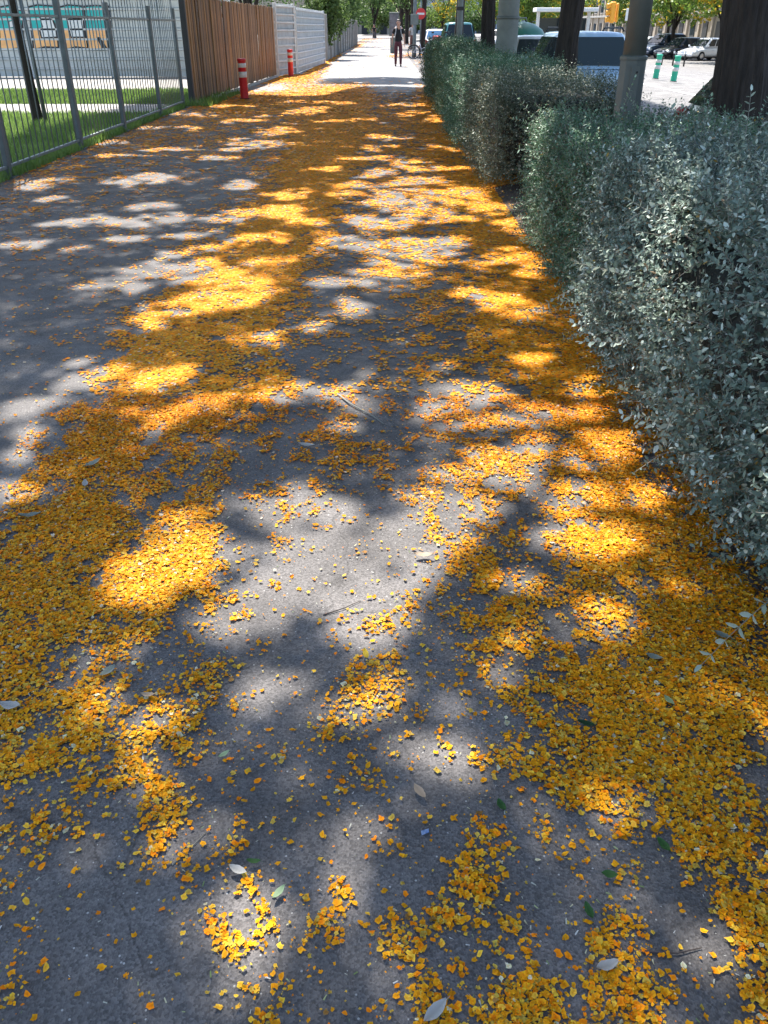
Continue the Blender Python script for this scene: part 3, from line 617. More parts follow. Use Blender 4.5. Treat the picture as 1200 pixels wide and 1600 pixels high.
    if singles:
        wpos = base + np.array([[cx, cy, 0]]); dcam = np.linalg.norm(wpos - np.array([[0, 0, CAM_H]]), axis=1)
        zc = wpos[:, 1] * math.cos(PITCH) + (CAM_H - wpos[:, 2]) * math.sin(PITCH)
        # the leaves on the outside that stand nearest to the path
        dep = -wpos[:, 0] + .25 * wpos[:, 2]
        score = dcam + 1.6 * (wpos[:, 0] - x0) + (zc < .6) * 9 + (np.abs(wpos[:, 0]) > .46 * zc) * 9
        order = np.argsort(score)[:singles]
        pick = np.zeros(len(base), bool); pick[order] = True
        tm = []
        for q in range(6):
            c = np.array(pal[0]) * (1 - q / 6) + np.array(pal[1]) * q / 6 if q < 5 else np.array(pal[2])
            tm.append(make_mesh('leaf', np.array(LEAF4_V), np.array(LEAF4_F), M['hedge_leaf'], np.tile(c, (len(LEAF4_V), 1)), True))
        for i in order:
            o = bpy.data.objects.new('leaf', tm[int(rng.integers(6))]); C.objects.link(o); o.parent = e
            mm = Matrix.Identity(4)
            for a in range(3):
                for b in range(3): mm[a][b] = R[i, a, b] * scl[i, b]
                mm[a][3] = base[i, a]
            o.matrix_local = mm
        base, R, scl, col = base[~pick], R[~pick], scl[~pick], col[~pick]
    TV, TF = (LEAF4_V, LEAF4_F) if fine else (LEAF2_V, LEAF2_F)
    V, Fc = scatter(TV, TF, base, R, scl)
    fol = tag(np_obj('foliage', V, Fc, M['hedge_leaf'], e, np.repeat(col, len(TV), 0)), kind='stuff')
    if fine:
        # long arching shoots with pale stems and wider-set leaves
        nw = 80 if singles and lsize > .027 else 60
        Pw, Nw = shape(surf(nw), np.full(nw, -.05)); kk = Pw[:, 2] > h * .15; Pw, Nw = Pw[kk], Nw[kk]; nw = len(Pw)
        D0 = unit(Nw * .55 + rng.normal(0, .55, (nw, 3)) + np.array([[0, 0, .45]])); cv = np.stack([rng.normal(0, .5, nw), rng.normal(0, .5, nw), rng.uniform(-1.3, .5, nw)], 1)
        st = MB(); lb = []; la = []; ln_ = []
        for i in range(nw):
            Lw = rng.uniform(.16, .38); pts = [Pw[i] + D0[i] * s + cv[i] * s * s for s in np.linspace(0, Lw, 7)]
            st.tube([tuple(p) for p in pts], [.0021 - .0013 * q / 6 for q in range(7)], 4, False)
            for s in np.arange(.05, Lw, .028):
                p = Pw[i] + D0[i] * s + cv[i] * s * s; dr = unit(D0[i] + 2 * cv[i] * s); sdv = unit(np.cross(dr, rng.normal(0, 1, 3)))
                for sg_ in (1, -1): lb.append(p); la.append(dr * .5 + sdv * sg_); ln_.append(dr - sdv * sg_ * .3 + np.array([0, 0, .4]))
            lb.append(pts[-1]); la.append(unit(pts[-1] - pts[-2])); ln_.append(np.array([.3, .2, 1.]))
        st.build('shoots', M['twig'], e)['kind'] = 'stuff'
        lb, la, ln_ = np.array(lb), unit(np.array(la)), unit(np.array(ln_)); sw = lsize * rng.uniform(.75, 1.3, len(lb))
        tw = rng.random((len(lb), 1)); cw = np.array([pal[1]]) * (1 - tw) + np.array([pal[2]]) * tw
        base = np.concatenate([base, lb]); R = np.concatenate([R, frames(la, ln_)]); scl = np.concatenate([scl, np.stack([sw * .95, sw, sw], 1)]); col = np.concatenate([col, cw])
        TV, TF = LEAF4_V, LEAF4_F
        V, Fc = scatter(TV, TF, base, R, scl); old = fol.data
        fol.data = make_mesh('foliage', V, Fc, M['hedge_leaf'], np.repeat(col, len(TV), 0)); bpy.data.meshes.remove(old)
    # main stems into the soil
    for i in range(max(2, int(Ly * 2 / .8))):
        y = -Ly + (i + .5) * 2 * Ly / max(2, int(Ly * 2 / .8))
        MB().tube([(random.uniform(-.2, .2), y, 0), (random.uniform(-.2, .2), y + .05, h * .3), (random.uniform(-.3, .3), y, h * .6)], [.025, .018, .01], 6).build('stem', M['twig_dark'], e)
    return e

SILVER = [(.075, .115, .088), (.235, .31, .248), (.54, .62, .54), .14]
GREEN = [(.042, .10, .05), (.12, .23, .13), (.38, .50, .37), .10]
DEEP = [(.035, .08, .038), (.10, .19, .09), (.34, .44, .30), .07]
DARK = [(.05, .07, .042), (.135, .17, .112), (.36, .39, .31), .10]  # brownish leaves, darkened further for the tree's shade on this plant
hedge('hedge_plant', 'large silvery hedge plant nearest the camera, filling the right side', 1.10, 2.62, .55, 4.75, .99, 13500, .028, SILVER, True, 300, bulge=.10, whips=120, lump=.07)
hedge('hedge_plant', 'greener squared hedge plant just behind the nearest silvery one', 1.15, 2.6, 4.62, 7.2, .90, 8500, .0265, GREEN, True, 300, n_exp=8, whips=70, lump=.05)
hedge('hedge_plant', 'dark brownish hedge plant past the gap of bare soil', 1.03, 2.62, 8.95, 11.9, 1.0, 8500, .026, DARK, False, 0, n_exp=8, whips=60, faces=(1, 1, 1.5, .1, .1))
hedge('hedge_plant', 'hedge plant with a bright sunlit corner, third from the far end of the row', 0.98, 2.5, 11.95, 15.1, 1.04, 7500, .030, GREEN, False, 0, lump=.09, whips=70, faces=(1, 1, 1, .1, .1))
hedge('hedge_plant', 'green hedge plant second from the far end of the row', 1.06, 2.4, 15.5, 19.4, 1.08, 7000, .036, DEEP, False, 0, lump=.10, whips=60, faces=(1, 1, 1, .1, .1))
hedge('hedge_plant', 'small rounded hedge plant at the far end of the row', 1.06, 2.3, 19.7, 25.3, 1.20, 6500, .042, DEEP, False, 0, n_exp=5, lump=.12, whips=60, faces=(1, 1, .6, .3, .1))

# ------------------------------------------------------------------ trees
def trunk_mesh(name, x, y, r, ztop, lean, fine, parent, flare=.45, z0=-.02):
    n = 84 if fine else 18; nz = 110 if fine else 12
    th = np.linspace(0, 2 * np.pi, n, endpoint=False); zs = np.linspace(z0, ztop, nz)
    T, Z = np.meshgrid(th, zs)
    rr = r * (1 - .08 * np.clip(Z, 0, 4)) * (1 + flare * np.exp(-np.clip(Z, 0, 9) / .28))
    cs, sn = np.cos(T), np.sin(T); s = x * 3.1 + y * 1.7
    if fine:
        rid = np.abs(noise3(cs * 5.5 + s, sn * 5.5 + .15 * Z, Z * 1.1) - .5) * 2
        rid2 = np.abs(noise3(cs * 11 + s, sn * 11, Z * 2.6) - .5) * 2
        rr = rr * (.90 + .20 * rid + .07 * rid2)
    rr = rr * (1 + .10 * (noise3(cs * 1.3 + s, sn * 1.3, Z * .6) - .5) * 2)
    V = np.stack([rr * cs + lean[0] * Z, rr * sn + lean[1] * Z, Z], -1).reshape(-1, 3)
    Fc = [(j * n + i, j * n + (i + 1) % n, (j + 1) * n + (i + 1) % n, (j + 1) * n + i) for j in range(nz - 1) for i in range(n)]
    return np_obj('trunk', V, Fc, M['bark'], parent, smooth=not fine)

TREES = []   # broad crowns over the path: x, y, trunk radius, label
def limb(mb, p, q, r0, r1, droop=.0, n=6):
    p, q = Vector(p), Vector(q); pts = []; rd = []
    for i in range(7):
        t = i / 6; w = p.lerp(q, t); w.z += math.sin(t * math.pi) * (q - p).length * (.14 - droop); w.x += math.sin(t * 5 + p.y) * .12; w.y += math.cos(t * 4 + q.x) * .12 - .12 * math.cos(q.x)
        pts.append(w); rd.append(r0 + (r1 - r0) * t)
    mb.tube(pts, rd, n); return pts

def street_tree(x, y, r, label, lean=(0, 0), fine=True, ztop=4.6, reach=((-6.2, 3.0), (-4.8, -3.0), (-3.0, 4.6), (1.8, 3.2), (2.4, -2.6), (-1.5, -4.4), (-6.6, -.4)), name='street_tree', flare=.45, group='trees in a row behind the hedge'):
    e = empty(name, (x, y, 0)); tag(e, label, 'tree', group)
    trunk_mesh('trunk', x, y, r, ztop, lean, fine, e, flare)
    top = Vector((lean[0] * ztop, lean[1] * ztop, ztop - .15)); tips = []
    for dx, dy in reach:
        mb = MB(); z = random.uniform(7.2, 9.4)
        pts = limb(mb, top, (dx, dy, z), r * .36, .02)
        for t in (3, 4, 5):
            for q in range(2):
                b = pts[t] + Vector((random.uniform(-2.4, 2.4), random.uniform(-2.4, 2.4), random.uniform(-.4, 1.5)))
                sub_ = limb(mb, pts[t], b, .038, .010, 0, 5)
                limb(mb, sub_[4], sub_[4] + Vector((random.uniform(-1.3, 1.3), random.uniform(-1.3, 1.3), random.uniform(-.2, .7))), .014, .005, 0, 4)
        mb.build('limb', M['bark'], e)
    TREES.append((x, y, e)); return e
street_tree(2.93, 7.35, .225, 'thick dark tree trunk with ridged bark, nearest at the right edge', (-.085, .0), flare=.08, reach=((-6.0, 5.2), (-5.4, .6), (-2.0, 5.4), (1.8, 3.2), (2.4, -2.6), (.6, -4.0)))
street_tree(2.72, 14.3, .185, 'brown ridged tree trunk in front of the pale blue parked car', (.045, .0))
street_tree(2.62, 23.6, .20, 'dark tree trunk touching the wide grey concrete pole on its left', (-.02, 0))
street_tree(2.66, 34.2, .165, 'slimmer leaning tree trunk beside the slim grey pole near the red scooter', (.03, 0), fine=False, reach=((1.5, 2.5), (2.5, -2.0), (-2.2, 1.8), (-1.2, -2.5)))
lt_ = street_tree(-6.35, 16.6, .085, 'slim dark tree standing on the lawn behind the railing', (-.028, 0), fine=False, ztop=4.2, reach=((1.6, 2.6), (-1.6, 2.2), (2.0, -2.2), (.4, 4.0)), name='lawn_tree', flare=.15, group='trees on the lawn')
MB().tube([(.17, -.05, 0), (.10, -.05, 2.6)], .035, 8).build('stake', M['steel_dark'], lt_)

# unseen foliage over the path: leaflet sprays, cut away to shape the sun pools
cot = 1 / math.tan(SUN_EL); sx_, sy_ = S.x / S.z, S.y / S.z
nsp = 44000
g = np.stack([rng.uniform(-5.6, 3.4, nsp), rng.uniform(-1.2, 33.5, nsp)], 1)
extra = 9000; g2 = np.stack([rng.uniform(-5.9, 6.5, extra), rng.uniform(-3, 36, extra)], 1)
g3 = np.stack([rng.uniform(3.2, 6.6, 13000), rng.uniform(3, 33, 13000)], 1); g2 = np.concatenate([g2, g3])  # unseen foliage added over the kerb side to shade the parked cars
g = np.concatenate([g, g2])
lm = lit_map(g[:, 0], g[:, 1]); keep = lm < .98; g = g[keep]
hh = 6.4 + 4.2 * np.clip(rng.beta(1.6, 2.2, len(g)), 0, 1) + .8 * (noise2(g[:, 0] * .5, g[:, 1] * .5, 2) - .5)
ctr = np.stack([g[:, 0] + sx_ * hh, g[:, 1] + sy_ * hh, hh], 1)
per = 9
az = rng.uniform(0, 2 * np.pi, len(ctr)); dirs = np.stack([np.cos(az), np.sin(az), rng.uniform(-.5, .15, len(az))], 1); dirs = unit(dirs)
kk = np.tile(np.arange(per), len(ctr)); ci = np.repeat(np.arange(len(ctr)), per)
side = unit(np.cross(dirs, np.array([[0, 0, 1.]])))
sg = np.where(kk % 2 == 0, 1.0, -1.0)[:, None]; ft = (kk // 2) / (per // 2)
pos = ctr[ci] + dirs[ci] * ((ft - .5) * .34)[:, None]
ax = unit(side[ci] * sg + dirs[ci] * .35 + rng.normal(0, .2, (len(pos), 3))); ax[kk == per - 1] = dirs[ci][kk == per - 1]
nr = unit(np.array([[0, 0, 1.]]) + rng.normal(0, .45, (len(pos), 3)))
mid = pos + ax * .05
gx_, gy_ = mid[:, 0] - sx_ * mid[:, 2], mid[:, 1] - sy_ * mid[:, 2]
thr = .5 + .22 * rng.normal(0, 1, len(pos)).clip(-1.6, 1.6)
kp = lit_map(gx_, gy_) < thr
pos, ax, nr = pos[kp], ax[kp], nr[kp]; mid = mid[kp]
R = frames(ax, nr); sc = rng.uniform(.085, .125, len(pos))
tcol = rng.random((len(pos), 1)); col = np.array([[.09, .15, .035]]) * (1 - tcol) + np.array([[.19, .25, .06]]) * tcol
fl = (noise3(mid[:, 0] * .9, mid[:, 1] * .9, mid[:, 2] * .9) > .62) & (rng.random(len(pos)) < .35); col[fl] = (.75, .42, .03)
TP = np.array([[t[0], t[1]] for t in TREES]); wts = np.array([1.0, 1.0, 1.0, 1.25, .9])
own = np.argmin(np.stack([np.hypot(mid[:, 0] - t[0] + (1.5 if t[0] > 0 else 0), mid[:, 1] - t[1]) * w for t, w in zip(TREES, wts)]), 0)
for i, (tx, ty, e) in enumerate(TREES):
    m = own == i
    V, Fc = scatter(LEAF2_V, LEAF2_F, pos[m] - np.array([[tx, ty, 0]]), R[m], sc[m])
    tag(np_obj('crown', V, Fc, M['leaf'], e, np.repeat(col[m], 4, 0)), kind='stuff')

def far_tree(name, label, x, y, r, hb, ht, cr, pal, n, ls, group, trunk_h=None, cat='tree', squash=1.0):
    e = empty(name, (x, y, 0)); tag(e, label, cat, group)
    zc = (hb + ht) / 2; hz = (ht - hb) / 2
    if r > 0:
        trunk_mesh('trunk', x, y, r, hb + hz * .6, (random.uniform(-.04, .04), 0), False, e, .25)
        mb = MB()
        for q in range(5):
            a = q * 1.26 + random.random(); limb(mb, (0, 0, hb * .8), (cr * .6 * math.cos(a), cr * .6 * math.sin(a), zc + random.uniform(-.3, .5) * hz), r * .5, .03)
        mb.build('limb', M['bark'], e)
    nb = 20
    c = rng.normal(0, 1, (nb, 3)); c = unit(c) * rng.uniform(.35, .85, (nb, 1)); rb = rng.uniform(.28, .5, nb)
    bi = rng.integers(0, nb, n); d = unit(rng.normal(0, 1, (n, 3))) * rng.uniform(.55, 1.0, (n, 1)) ** .5
    p = c[bi] + d * rb[bi][:, None]; p = p * np.array([[cr, cr * squash, hz]]) + np.array([[0, 0, zc]])
    p[:, 2] = np.clip(p[:, 2], hb * .75, None)
    nrm = unit(d + rng.normal(0, .5, (n, 3)) + np.array([[0, 0, .4]])); axx = unit(np.cross(nrm, rng.normal(0, 1, (n, 3))))
    t = np.clip(noise3(p[:, 0] * .9 + x, p[:, 1] * .9 + y, p[:, 2] * .9) * .7 + rng.random(n) * .4 - .05, 0, 1)[:, None]
    col = np.array([pal[0]]) * (1 - t) + np.array([pal[1]]) * t
    if len(pal) > 2:
        f = noise3(p[:, 0] * .7 + y, p[:, 1] * .7, p[:, 2] * .9) + rng.normal(0, .08, n) > (.60 if len(pal) < 4 else pal[3]); col[f] = np.array(pal[2]) * rng.uniform(.75, 1.1, (f.sum(), 1))
    V, Fc = scatter(LEAF2_V, LEAF2_F, p, frames(axx, nrm), ls * rng.uniform(.6, 1.2, n))
    tag(np_obj('crown', V, Fc, M['leaf'], e, np.repeat(col, 4, 0)), kind='stuff')
    return e
YG = [(.06, .13, .02), (.18, .26, .045), (.52, .38, .03), .66]
GR = [(.035, .075, .022), (.09, .15, .04)]
LG = [(.07, .12, .03), (.17, .24, .07)]
# row on the near side, further down the path
for i, (x, y, r, lab) in enumerate(((2.35, 57.5, .17, 'tree whose trunk stands behind the no entry sign'), (2.2, 74, .18, 'tree further down the path behind the parked bicycle'), (2.3, 96, .2, 'tree down the path to the right of the walking person'), (2.2, 124, .2, 'far tree at the end of the right hand row'))):
    far_tree('street_tree', lab, x, y, r, 3.6 if i < 2 else 3.0, 8.5, 3.6, YG if i % 2 else GR, 3800, .30, 'trees in a row behind the hedge')
for x, y, hb, ht, cr, pal, n, lab in (
    (-3.1, 49.5, .4, 4.2, 1.3, LG, 7000, 'pale green shrub hanging over the wall just past the white hoarding'),
    (-2.9, 58.5, 1.0, 6.0, 1.7, GR, 6500, 'dark green shrub arching over the concrete wall'),
    (-3.6, 68, 1.8, 8.5, 2.6, LG, 5500, 'light green tree leaning over the far concrete wall'),
    (-3.6, 84, 2.1, 9, 3.1, GR, 5000, 'dense dark tree behind the far end of the wall')):
    far_tree('wall_shrub', lab, x, y, .12, hb, ht, cr, pal, n, .17, 'shrubs over the concrete wall')
for x, y, hb, ht, cr, pal, lab in (
    (-5.5, 112, 2.2, 11, 4.5, LG, 'light green tree at the far left end of the path'), (-1.5, 150, 2.6, 12, 5, GR, 'dark tree closing the view straight down the path'),
    (4.5, 165, 2.4, 12, 5.5, LG, 'far light green tree behind the walking person'), (-9, 140, 2.0, 12, 6, GR, 'broad dark tree at the far left behind the wall'), (10.5, 172, 2.2, 12, 6, YG, 'far yellow green tree behind the no entry sign')):
    far_tree('background_tree', lab, x, y, .25, hb, ht, cr, pal, 4500, .45, 'trees closing the far end of the path')
for x, y, pal, lab in ((-7, 185, GR, 'low dark far bush left of the path end'), (-1, 195, LG, 'low pale far bush straight down the path'), (5, 190, GR, 'low dark far bush right of the path end'), (11, 196, LG, 'low pale far bush beside the road end'), (17, 190, GR, 'low dark far bush across the road end')):
    far_tree('far_bush', lab, x, y, 0, .2, 6, 4.2, pal, 2500, .6, 'low bushes closing the view', cat='bush')
k = 0
acr = [(14.5, 96), (17.5, 108), (20.8, 118), (24.0, 90), (23.2, 76), (23.6, 66), (24.4, 58), (27.5, 140), (22, 132), (30.5, 102), (13.5, 128), (18.5, 150)]
nm = ['leftmost', 'second', 'third', 'fourth', 'fifth', 'sixth', 'seventh', 'eighth', 'ninth', 'tenth', 'eleventh', 'twelfth']
acr.sort(key=lambda q: q[0] / q[1])
for i, (x, y) in enumerate(acr):
    tr = far_tree('flowering_tree', 'yellow flowering tree across the road, %s from the left' % nm[i], x, y, .17, 1.9 + y * .005, 8.5, 4.3, YG, 6500, .34, 'yellow flowering trees across the road'); tr.location.z = -.6
# greenery above the graffiti hoarding and over the railing
far_tree('garden_tree', 'green tree behind the graffiti hoarding, over its right end', -7.4, 35.5, .14, 1.5, 7, 2.6, LG, 6000, .16, 'trees behind the hoardings')
far_tree('garden_tree', 'dark green tree rising behind the wooden fence', -6.3, 34.5, .16, 1.9, 7, 2.1, GR, 6000, .15, 'trees behind the hoardings')
far_tree('garden_tree', 'dark tree behind the white hoarding', -5.8, 41, .16, 1.4, 7.5, 2.1, GR, 6500, .15, 'trees behind the hoardings')
# ------------------------------------------------------------------ poles and street furniture
def lamp_post(x, y):
    e = empty('lamp_post', (x, y, 0)); tag(e, 'dark grey lamp post with service door rising behind the near hedge', 'lamp post')
    MB().lathe([(.115, -.01), (.112, .5), (.108, 1.26), (.108, 1.28)], 8, smooth=False).build('base_sleeve', M['lamp_grey'], e)
    MB().lathe([(.096, 1.28), (.088, 2.2), (.055, 8.0), (.05, 8.05)], 12).build('shaft', M['lamp_grey'], e)
    MB().lathe([(.114, 1.265), (.116, 1.275), (.116, 1.29), (.098, 1.30)], 8, smooth=False).build('collar', M['lamp_grey'], e)
    d = MB().cbox((0, -.1045, .93), (.072, .012, .60), .003).build('service_door', M['lamp_grey'], e)
    MB().lathe([(.008, 0), (.008, .008)], 10).build('lock', M['black'], d, loc=(.012, -.1105, 1.18), rot=(math.pi / 2, 0, 0))
    MB().tube([(0, 0, 8.0), (.1, 0, 8.5), (.7, 0, 8.75), (1.5, 0, 8.8)], [.05, .045, .04, .04], 8).build('arm', M['lamp_grey'], e)
    MB().cbox((1.8, 0, 8.78), (.7, .28, .12), .04).build('lantern', M['lamp_grey'], e)
    return e
lamp_post(2.06, 7.72)

e = empty('concrete_pole', (2.22, 17.1, 0)); tag(e, 'wide pale grey concrete pole between two tree trunks', 'pole')
MB().lathe([(.205, -.01), (.20, 1.0), (.185, 2.0), (.13, 7.5), (.12, 7.6)], 20).build('shaft', M['pole_grey'], e)
MB().lathe([(.204, 1.62), (.207, 1.63), (.207, 1.66), (.19, 1.67)], 20).build('band', M['lamp_grey'], e)

def thin_pole(name, x, y, r, h, label, plates=()):
    e = empty(name, (x, y, 0)); tag(e, label, 'pole')
    MB().lathe([(r * 1.25, -.01), (r * 1.2, .35), (r, .4), (r * .85, h)], 12).build('shaft', M['pole_grey'], e)
    for z, w, hh, m in plates: MB().cbox((0, -r - .02, z), (w, .012, hh), .003).build('plate', m, e)
    return e
thin_pole('signal_pole', 2.42, 30.5, .095, 6, 'slim grey pole with a dark band left of the leaning trunk', ((2.0, .20, .10, M['dark']),))
thin_pole('sign_pole', 1.72, 53.5, .10, 6, 'grey pole with a square plate behind the walking person')
e = empty('traffic_sign', (1.66, 51.9, 0)); tag(e, 'square grey traffic sign seen from the back near the walking person', 'sign')
MB().cbox((0, 0, 1.85), (.44, .02, .50), .01).build('plate', M['pole_grey'], e); MB().tube([(0, .05, 0), (0, .05, 2.0)], .03, 8).build('post', M['steel'], e)
e = empty('advert_panel', (.66, 62.0, 0)); tag(e, 'white framed advertising panel behind the walking person', 'sign')
MB().cbox((0, 0, 1.65), (.66, .16, 1.35), .03).build('frame', M['pole_grey'], e); MB().cbox((0, -.09, 1.65), (.52, .02, 1.15), .005).build('poster', mat('poster_print', (.16, .15, .17), .4, var=.5, scale=3), e); MB().cbox((0, 0, .45), (.5, .14, .9), .02).build('foot', M['pole_grey'], e)
# no entry sign
e = empty('no_entry_sign', (2.02, 52.6, 0)); tag(e, 'round red no entry sign with a white bar on a grey post', 'sign')
MB().tube([(0, .04, 0), (0, .04, 2.75)], .04, 10).build('post', M['pole_grey'], e)
d = MB().lathe([(.255, 0), (.27, .006), (.27, .016), (.25, .02)], 32).build('disc', mat('sign_red', (.62, .03, .03), .4), e, loc=(0, 0, 2.12), rot=(math.pi / 2, 0, 0))
MB().cbox((0, 0, .025), (.38, .095, .006), .002).build('bar', M['white'], d)

def bollard(x, y, label, main, h, r, tilt=0.0, group=None, bands=((.54, .68), (.78, .885))):
    e = empty('bollard', (x, y, 0)); tag(e, label, 'bollard', group); e.rotation_euler = (0, tilt, 0)
    MB().lathe([(r * 1.0, 0), (r, .02), (r * .98, h * .93), (r * 1.08, h * .94), (r * 1.08, h * .985), (r * .95, h), (r * .3, h * 1.005)], 24).build('shaft', main, e)
    for a, b in bands: MB().lathe([(r * .99, h * a), (r * 1.025, h * a + .003), (r * 1.02, h * b - .003), (r * .985, h * b)], 24).build('reflective_band', M['reflect'], e)
    MB().lathe([(r * 1.25, 0), (r * 1.22, .012), (r * 1.0, .02)], 24).build('foot', M['black'], e)
    return e
bollard(-3.36, 22.1, 'red and white bollard standing nearer, in front of the wooden fence', M['red'], .86, .096, -.012, 'red bollards on the left')
bollard(-3.27, 32.6, 'red and white bollard standing further, by the white ribbed panel', M['red'], .83, .093, 0, 'red bollards on the left')
for x, y, lb in ((9.85, 33.6, 'left one of two green and white lane bollards on the road'), (9.95, 31.8, 'right one of two green and white lane bollards on the road')):
    b = bollard(x, y, lb, M['teal_plastic'], .78, .10, .05, 'green lane bollards', ((.40, .55), (.66, .78))); b.location.z = -.12
for i, x in enumerate((17.4, 18.1, 18.8)):
    e = empty('metal_bollard', (x, 58.5, road_z(x))); tag(e, '%s of three slim dark metal bollards before the far parked cars' % ('left one', 'middle one', 'right one')[i], 'bollard', 'slim metal bollards')
    MB().lathe([(.05, 0), (.05, .82), (.03, .88), (.01, .9)], 12).build('shaft', M['dark'], e); MB().lathe([(.052, .68), (.053, .69), (.053, .8), (.052, .81)], 12).build('band', M['white'], e)

# traffic light
e = empty('traffic_light', (10.95, 46, -.12)); tag(e, 'yellow traffic light seen from the side across the road', 'traffic light')
MB().tube([(0, 0, 0), (0, 0, 1.75)], .05, 10).build('pole', M['pole_grey'], e)
hd = MB().cbox((.0, 0, 2.22), (.24, .30, .88), .05).build('head', M['orange'], e)
for q in range(3): MB().tube([(-.11, -.0, 2.50 - q * .28), (-.30, 0, 2.47 - q * .28)], [.115, .11], 12).build('visor', M['orange'], hd)
MB().cbox((.22, 0, 2.2), (.10, .24, .8), .04).build('rear_housing', M['orange'], e)
e = empty('street_sign', (11.6, 45, -.12)); tag(e, 'blank white square sign right of the traffic light', 'sign')
MB().cbox((0, 0, 2.12), (.50, .02, .50), .05).build('plate', M['white'], e); MB().tube([(0, .03, 0), (0, .03, 2.3)], .035, 8).build('post', M['white'], e)
e = empty('utility_cabinet', (12.0, 47.6, -.12)); tag(e, 'white utility cabinet beside the grey lamp post across the road', 'cabinet')
MB().cbox((0, 0, .66), (.56, .4, 1.3), .02).build('body', M['white'], e); MB().cbox((0, -.205, .7), (.48, .02, 1.1), .006).build('door', M['white'], e); MB().cbox((0, 0, 1.33), (.62, .46, .05), .01).build('lid', M['pole_grey'], e)

# glass recycling igloo
e = empty('recycling_container', (4.35, 29.9, -.12)); tag(e, 'dark green domed glass recycling container behind the parked cars', 'container')
M['igloo'] = mat('green_moulded_plastic', (.012, .115, .075), .45, var=.15, scale=4)
MB().lathe([(.70, 0), (.80, .06), (.86, .5), (.86, .95), (.80, 1.28), (.62, 1.55), (.36, 1.70), (.10, 1.76), (.01, 1.765)], 28).build('shell', M['igloo'], e)
MB().lathe([(.865, .93), (.885, .95), (.885, 1.0), (.86, 1.02)], 28).build('rim', M['igloo'], e)
for a in (-1.57, 0, 1.57): MB().tube([(.72 * math.cos(a), .72 * math.sin(a), 1.33), (.82 * math.cos(a), .82 * math.sin(a), 1.29)], .10, 14).build('bottle_opening', M['black'], e)
MB().tube([(-.12, 0, 1.75), (-.1, 0, 1.86), (.1, 0, 1.86), (.12, 0, 1.75)], .02, 8).build('lifting_hook', M['steel'], e)

# white shelter frame across the road
e = empty('shelter', (13.6, 72, -.12)); tag(e, 'white framed open shelter across the road behind the green container', 'shelter')
for x in (-2.0, -.2, 1.8): MB().cbox((x, 0, 1.3), (.22, .22, 2.6), .02).build('post', M['white'], e)
MB().cbox((0, 0, 2.72), (4.6, 1.8, .26), .03).build('roof', M['white'], e); MB().cbox((0, .7, 1.2), (3.6, .04, 2.0), .01).build('rear_pane', M['glass'], e)

